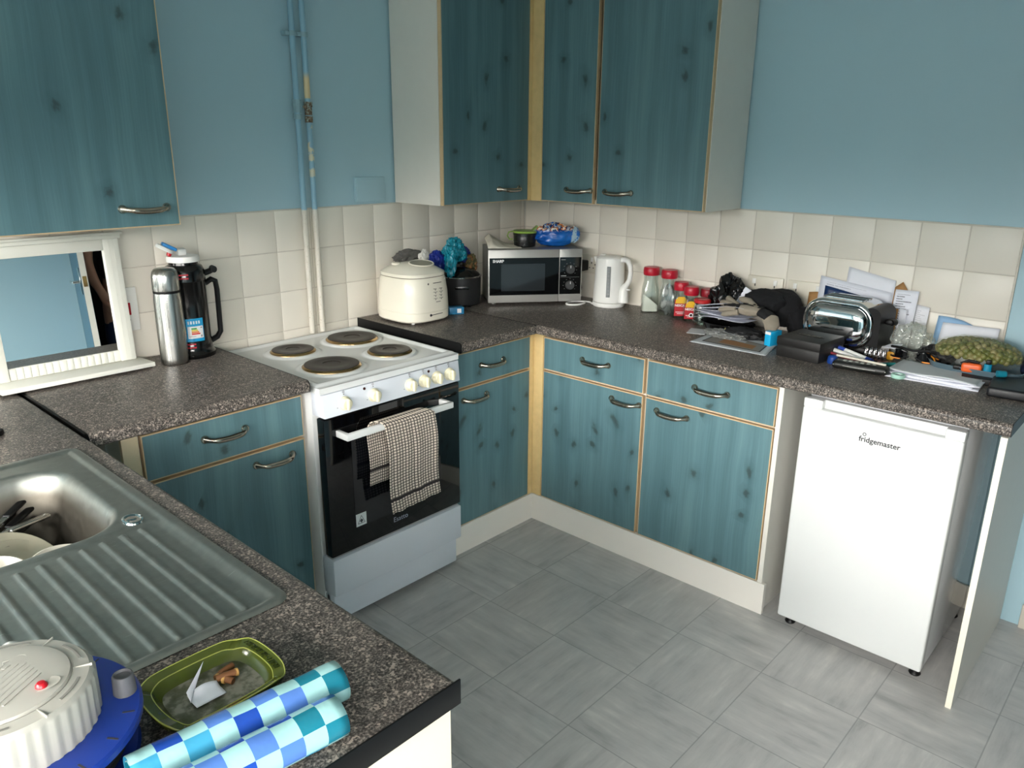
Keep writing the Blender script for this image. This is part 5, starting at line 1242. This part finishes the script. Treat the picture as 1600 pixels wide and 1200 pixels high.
# envelopes in a stack at the edge
env = [(-.285, -1.992, 0, .084, .130, 4, PAPER, 'lowest white envelope of the stack at the worktop edge'), (-.272, -1.985, .004, .080, .128, -3, PAPERL, 'printed envelope second from the bottom of the stack at the worktop edge'),
       (-.275, -2.000, .008, .080, .126, 2, PAPER, 'middle white envelope of the stack at the worktop edge'), (-.262, -1.995, .012, .082, .124, -5, PAPER, 'white envelope second from the top of the stack at the worktop edge'), (-.268, -1.992, .016, .078, .126, -1, PAPERG, 'pale grey envelope on top of the stack at the worktop edge')]
for i, (x, y, z, a, b, rz, mt, lab_) in enumerate(env):
    q = Matrix.Translation((x, y, H+.001+z)) @ Matrix.Rotation(R(rz), 4, 'Z')
    P = [q @ Vector(p) for p in ((-a, b, 0), (-a, -b, 0), (a, -b, 0), (a, b, 0))]
    sheet('envelope', lab_, 'envelope', P, mt, (x, y, H+.001+z), .0022, bend=lambda u, v, i=i: (0, 0, (.0016*math.sin(u*6+i)+.002*(1-v)**3*math.sin(u*9+i*2))*(1 if i else .0)+.006*max(0, .15-u)*(i > 1)))
sheet('receipt', 'curled white receipt beside the sunglasses', 'receipt', [(-.185, -1.790, H+.045), (-.20, -1.835, H+.048), (-.165, -1.850, H+.060), (-.150, -1.805, H+.052)], PAPER, (-.17, -1.82, H+.046))
# right hand end : orange cutter, teal lighter, black case
oc = thing('tape_measure', 'small orange and black tool in front of the peas tray', 'tool', (-.235, -2.075, H+.024), R(-80))
m = MB(); m.box(-.028, .028, -.012, .012, 0, .030, .008, 3); m.build('casing', plain('orange_plastic', '#e2622a', .35), oc)
m = MB(); m.box(-.05, -.022, -.007, .007, .004, .018, .004); m.tube([(-.03, 0, .024), (-.01, 0, .036), (.02, 0, .033)], .005, 8); m.build('grip', BLK, oc)
lt = thing('lighter', 'teal disposable lighter standing in front of the peas tray', 'lighter', (-.232, -2.118, H+.022), R(-80))
m = MB(); m.lathe([(0, 0), (.009, 0), (.009, .036), (0, .036)], 20, sx=1.2, sy=.8); m.build('body', plain('teal_lighter', '#1585a8', .25), lt); m = MB(); m.box(-.007, .007, -.006, .006, .036, .050, .003); m.build('hood', BLK, lt)
m = MB(); m.box(-.045, .045, -.045, .045, 0, .020, .004)
o = m.build('flat_box', BLKM); o.location = (-.235, -2.095, H); o.rotation_euler.z = R(12); tag(o, 'flat black box carrying the orange tool and the lighter', 'box')
bc = thing('black_case', 'black flat case at the right end of the worktop', 'case', (-.300, -2.195, H), R(6))
m = MB(); m.box(-.085, .085, -.055, .050, 0, .030, .008, 3); m.build('case_body', plain('black_leatherette', '#121317', .45), bc); m = MB(); m.tube([(-.085, -.053, .018), (.085, -.053, .018)], .0012, 6); m.build('zip', DGREY, bc)
m = MB(); m.lathe([(0, 0), (.010, 0), (.0105, .004), (.0105, .022), (.008, .026), (0, .026)], 18, M=Matrix.Rotation(PI/2, 4, 'X')); o = m.build('bottle_cap', plain('teal_cap', '#14788c', .3)); o.location = (-.262, -2.150, H+.041); o.rotation_euler.z = R(30); tag(o, 'teal screw cap lying against the black case', 'cap')
m = MB(); m.blob((-.10, -2.215, H+.045), (.055, .03, .045), 4, .2, 2.4, 91, flat=-.044); o = m.build('wallet', plain('navy_fabric', '#121c38', .6), off=(-.1, -2.215, H)); o.location = (-.1, -2.215, H); tag(o, 'navy fabric bundle at the far right end behind the peas', 'cloth')

# ------------------------------------------------------------------ on the microwave
MZ = H+.2475
def mwp(x, y): 
    a = math.atan2(-.616, .788); return (-.478+x*math.cos(a)-y*math.sin(a), -.212+x*math.sin(a)+y*math.cos(a))
x, y = mwp(.058, .10)
m = MB(); 
def cl(u, v):
    p = Vector((-.055+.150*u, -.075+.125*v, .003+.058*max(0, 1-abs(u-.14)*2.4)*(v**.6)*(1-.2*v)+.012*max(0, 1-abs(u-.5)*2)*v+.003*math.sin(u*14)*math.sin(v*9)))
    return p
m.grid(26, 16, cl); o = m.build('napkin', plain('off_white_cloth', '#d9d4c4', .85, var=.06)); o.location = (x, y, MZ); o.rotation_euler.z = R(-38); solid(o, .0012); tag(o, 'white folded cloth at the left on top of the microwave', 'cloth')
x, y = mwp(.184, .120)
bp = thing('black_tub', 'short ribbed black tub on top of the microwave', 'tub', (x, y, MZ), R(-38))
m = MB(); m.lathe([(0, 0), (.045, 0), (.049, .004), (.050, .022), (.0515, .0235), (.0515, .0255), (.0505, .027), (.0515, .05), (.053, .0515), (.053, .058), (.050, .060), (0, .060)], 40); m.build('tub_body', plain('ribbed_black', '#141414', .3), bp)
m = MB(); m.lathe([(.049, .0605), (.0545, .061), (.056, .066), (.053, .070), (0, .071)], 40); m.tube([(-.052, .01, .066), (-.072, .012, .062), (-.078, .014, .045), (-.068, .014, .03), (-.054, .012, .030)], .005, 8, flat=.6); m.prism([(.030, 0), (.062, 0), (.058, .024), (.05, .018)], -.02, .02, 'y', M=Matrix.Translation((0, .01, .066))); m.build('lid', plain('lime_green_plastic', '#8fb050', .35), bp)
x, y = mwp(.325, .11)
bb = MB(); bb.blob((0, 0, .047), (.098, .055, .050), 5, .13, 2.2, 101, flat=-.045); bb.blob((.085, .0, .05), (.025, .03, .036), 4, .25, 3, 103, ridge=True); bb.blob((-.07, .005, .066), (.028, .026, .022), 4, .35, 3, 105, ridge=True); bb.blob((-.01, .005, .090), (.045, .03, .016), 4, .3, 3, 106, ridge=True)
o = bb.build('food_bag', m_rainbowbag()); o.location = (x, y, MZ); o.rotation_euler.z = R(-38); tag(o, 'plump blue printed food bag on top of the microwave', 'bag')
# ------------------------------------------------------------------ person seen in the mirror
def skinned(name, verts, edges, radii, mat, parent, root=0, sub=2, smooth=True):
    me = bpy.data.meshes.new(name); me.from_pydata(verts, edges, []); me.update()
    o = bpy.data.objects.new(name, me); COL.objects.link(o); o.parent = parent; me.materials.append(mat)
    sm = o.modifiers.new('skin', 'SKIN'); sm.use_smooth_shade = True; sm.branch_smoothing = .6
    for i, r in enumerate(radii):
        d_ = me.skin_vertices[0].data[i]; d_.radius = r if isinstance(r, tuple) else (r, r); d_.use_root = (i == root)
    ss_ = o.modifiers.new('sub', 'SUBSURF'); ss_.levels = sub; ss_.render_levels = sub
    dg = bpy.context.evaluated_depsgraph_get(); m2 = bpy.data.meshes.new_from_object(o.evaluated_get(dg))
    o.modifiers.clear(); o.data = m2; m2.name = name
    for p in m2.polygons: p.use_smooth = True
    if not m2.materials: m2.materials.append(mat)
    return o
ps = thing('person', 'person in black t-shirt and blue jeans standing by the door, seen in the mirror', 'person', (-.795, -3.06, 0), R(178))
SKIN = plain('skin', '#c58f74', .5, var=.1, scale=12)
V = [(0, 0, .98), (0, .005, 1.12), (0, .01, 1.30), (0, .0, 1.44), (0, -.005, 1.52), (0, -.015, 1.60), (0, -.02, 1.70), (0, -.012, 1.765)]
Rr = [(.155, .11), (.135, .10), (.16, .11), (.13, .09), .055, .062, (.078, .095), .045]
E_ = [(i, i+1) for i in range(7)]
def add(pts, rs, start):
    prev = start
    for p, r in zip(pts, rs): V.append(p); Rr.append(r); E_.append((prev, len(V)-1)); prev = len(V)-1
    return prev
for s_ in (-1, 1):
    k = add([(.10*s_, 0, .90), (.105*s_, -.01, .68), (.108*s_, -.005, .50), (.11*s_, .01, .30), (.112*s_, .02, .09), (.115*s_, -.03, .035), (.125*s_, -.13, .03)], [.095, .078, .056, .055, .038, (.042, .035), (.042, .026)], 0)
    w_ = add([(.170*s_, .005, 1.425), (.198*s_, .02, 1.30), (.216*s_, .03, 1.13), (.208*s_, -.02, 1.01), (.190*s_, -.06, .93)], [.06, .050, .042, .036, .028], 3)
    hb_ = V[w_]
    pm = add([(hb_[0]-.012*s_, hb_[1]-.010, hb_[2]-.045), (hb_[0]-.018*s_, hb_[1]-.014, hb_[2]-.08)], [(.026, .034), (.020, .036)], w_)
    for q in range(4):
        oy = -.030+.020*q; L = (.07, .082, .078, .06)[q]
        add([(V[pm][0]-.002*s_, V[pm][1]+oy, V[pm][2]-.012), (V[pm][0]-.008*s_, V[pm][1]+oy-.002, V[pm][2]-.012-L*.5), (V[pm][0]-.020*s_, V[pm][1]+oy, V[pm][2]-.012-L)], [.0095, .0088, .0068], pm)
    add([(hb_[0]-.018*s_, hb_[1]-.045, hb_[2]-.045), (hb_[0]-.022*s_, hb_[1]-.062, hb_[2]-.075)], [.0115, .009], w_)
bd = skinned('body', V, E_, Rr, SKIN, ps)
TS = plain('black_cotton', '#101114', .9, var=.2, bump=.2, bscale=120); JN = plain('dark_denim', '#1d2b4a', .85, var=.25, scale=60)
tv = [(0, 0, .965), (0, .005, 1.12), (0, .01, 1.30), (0, 0, 1.43), (0, -.004, 1.485)]; tr_ = [(.172, .128), (.155, .118), (.178, .126), (.150, .104), (.075, .07)]; te = [(0, 1), (1, 2), (2, 3), (3, 4)]
for s_ in (-1, 1):
    n0 = len(tv); tv += [(.172*s_, .005, 1.425), (.194*s_, .016, 1.34), (.205*s_, .022, 1.25)]; tr_ += [.078, .072, .068]; te += [(3, n0), (n0, n0+1), (n0+1, n0+2)]
skinned('t_shirt', tv, te, tr_, TS, ps)
jv = [(0, 0, 1.01), (0, 0, .93)]; jr = [(.166, .122), (.170, .125)]; je = [(0, 1)]
for s_ in (-1, 1):
    n0 = len(jv); jv += [(.10*s_, 0, .86), (.107*s_, -.008, .68), (.11*s_, -.003, .48), (.112*s_, .012, .28), (.114*s_, .02, .07)]; jr += [.108, .094, .076, .070, .068]; je += [(1, n0)]+[(n0+i, n0+i+1) for i in range(4)]
skinned('jeans', jv, je, jr, JN, ps)
SHO = plain('dark_shoe', '#1b1b1d', .5)
for s_ in (-1, 1):
    m = MB(); m.blob((.12*s_, -.06, .035), (.05, .14, .05), 4, .03, 2, 3, flat=-.034); m.build('shoe', SHO, ps)
m = MB(); m.blob((0, -.008, 1.725), (.087, .106, .085), 4, .05, 4, 7); 
for v in list(m.bm.verts):
    if v.co.y < -.055 and v.co.z < 1.745: m.bm.verts.remove(v)
m.build('hair', plain('dark_hair', '#241a14', .7), ps)
m = MB(); m.tube([(0, -.108, 1.70), (0, -.126, 1.668), (0, -.112, 1.658)], .011, 10, [.007, .014, .010]); m.build('nose', SKIN, ps)
for s_ in (-1, 1):
    m = MB(); m.blob((.034*s_, -.098, 1.70), (.012, .008, .007), 3, 0, 1, 1); m.build('eye', plain('eye_white', '#e6e0d8', .2), ps)
    m = MB(); m.blob((.080*s_, -.005, 1.685), (.010, .020, .032), 3, .05, 2, 1); m.build('ear', SKIN, ps)
m = MB(); m.tube([(-.025, -.103, 1.628), (0, -.110, 1.630), (.025, -.103, 1.628)], .006, 8, [.002, .006, .002]); m.build('mouth', plain('lips', '#9c5a50', .5), ps)

GROUPS = {'base_cabinet': 'blue pine base cabinets', 'wall_cabinet': 'blue pine wall cabinets', 'corner_post': 'pine corner posts', 'water_pipe': 'pipes beside the cooker', 'wall_socket': 'double wall sockets',
          'worktop': 'speckled worktops', 'storage_jar': 'jars beside the kettle', 'coffee_jar': 'jars beside the kettle', 'dinner_plate': 'washing up in the sink bowl', 'side_plate': 'washing up in the sink bowl', 'bowl': 'washing up in the sink bowl',
          'table_knife': 'cutlery in the sink bowl', 'table_fork': 'cutlery in the sink bowl', 'spoon': 'cutlery in the sink bowl', 'cigarette_butt': 'cigarette butts in the ashtray', 'oilcloth_roll': 'checked oilcloth rolls', 'envelope': 'envelopes and letters on the worktop',
          'letter': 'envelopes and letters on the worktop', 'brown_envelope': 'envelopes and letters on the worktop', 'carrier_bag': 'plastic bags on the slow cooker', 'marker_pen': 'pens in front of the toaster', 'pen': 'pens in front of the toaster', 'pencil': 'pens in front of the toaster', 'work_glove': 'work gloves on the papers'}
for o in COL.objects:
    if o.parent is None and o.get('category') and not o.get('group'):
        g_ = GROUPS.get(o.name.split('.')[0])
        if g_: o['group'] = g_
# ------------------------------------------------------------------ light
wd = bpy.data.worlds.new('sky'); SC.world = wd; wd.use_nodes = True; nt = wd.node_tree; nt.nodes.clear()
def wn(t, **k):
    n_ = nt.nodes.new('ShaderNode'+t)
    for a, b in k.items(): setattr(n_, a, b)
    return n_
tc = wn('TexCoord'); sp = wn('SeparateXYZ'); nt.links.new(tc.outputs['Generated'], sp.inputs[0])
mr_ = wn('MapRange', interpolation_type='SMOOTHSTEP'); nt.links.new(sp.outputs[2], mr_.inputs[0]); mr_.inputs[1].default_value = .045; mr_.inputs[2].default_value = .17
mx = wn('Mix', data_type='RGBA'); nt.links.new(mr_.outputs[0], mx.inputs[0]); mx.inputs[6].default_value = (.045, .047, .045, 1); mx.inputs[7].default_value = (1.0, .962, .925, 1)
bg = wn('Background'); nt.links.new(mx.outputs[2], bg.inputs[0]); bg.inputs[1].default_value = SKY
ow = wn('OutputWorld'); nt.links.new(bg.outputs[0], ow.inputs[0])
la = bpy.data.lights.new('window_daylight', 'AREA'); la.shape = 'RECTANGLE'; la.size = WY1-WY0-.1; la.size_y = WZ1-WZ0-.1; la.cycles.is_portal = True
lo = bpy.data.objects.new('window_daylight', la); COL.objects.link(lo); lo.location = (XW-.12, (WY0+WY1)/2, (WZ0+WZ1)/2); lo.rotation_euler = (0, -PI/2, 0)
lo.rotation_euler = Euler((PI/2, 0, -PI/2)).to_matrix().to_euler()

lb = bpy.data.lights.new('rear_window_daylight', 'AREA'); lb.shape = 'RECTANGLE'; lb.size = VX1-VX0-.1; lb.size_y = WZ1-WZ0-.1; lb.cycles.is_portal = True
lo = bpy.data.objects.new('rear_window_daylight', lb); COL.objects.link(lo); lo.location = ((VX0+VX1)/2, YS-.1, (WZ0+WZ1)/2); lo.rotation_euler = (PI/2, 0, PI)
# ------------------------------------------------------------------ camera
cd = bpy.data.cameras.new('camera'); cd.sensor_width = 36; cd.lens = 36*1214.9/1600; cd.clip_start = .02
co = bpy.data.objects.new('camera', cd); COL.objects.link(co)
yw, pt, rl = -.8309, -.302, .0091
fw = Vector((-math.sin(yw)*math.cos(pt), math.cos(yw)*math.cos(pt), math.sin(pt))); rt = Vector((math.cos(yw), math.sin(yw), 0)); up = rt.cross(fw)
r2 = rt*math.cos(rl)+up*math.sin(rl); u2 = -rt*math.sin(rl)+up*math.cos(rl)
co.matrix_world = Matrix(((r2.x, u2.x, -fw.x, -2.9211), (r2.y, u2.y, -fw.y, -2.5904), (r2.z, u2.z, -fw.z, 1.5947), (0, 0, 0, 1)))
SC.camera = co
SC.view_settings.view_transform = 'Standard'; SC.view_settings.look = 'None'; SC.view_settings.gamma = 1.0; SC.view_settings.use_curve_mapping = False
SC.view_settings.exposure = EXPO
SC.cycles.max_bounces = 10; SC.cycles.diffuse_bounces = 6; SC.cycles.transparent_max_bounces = 16
SC.cycles.sample_clamp_indirect = 8.0
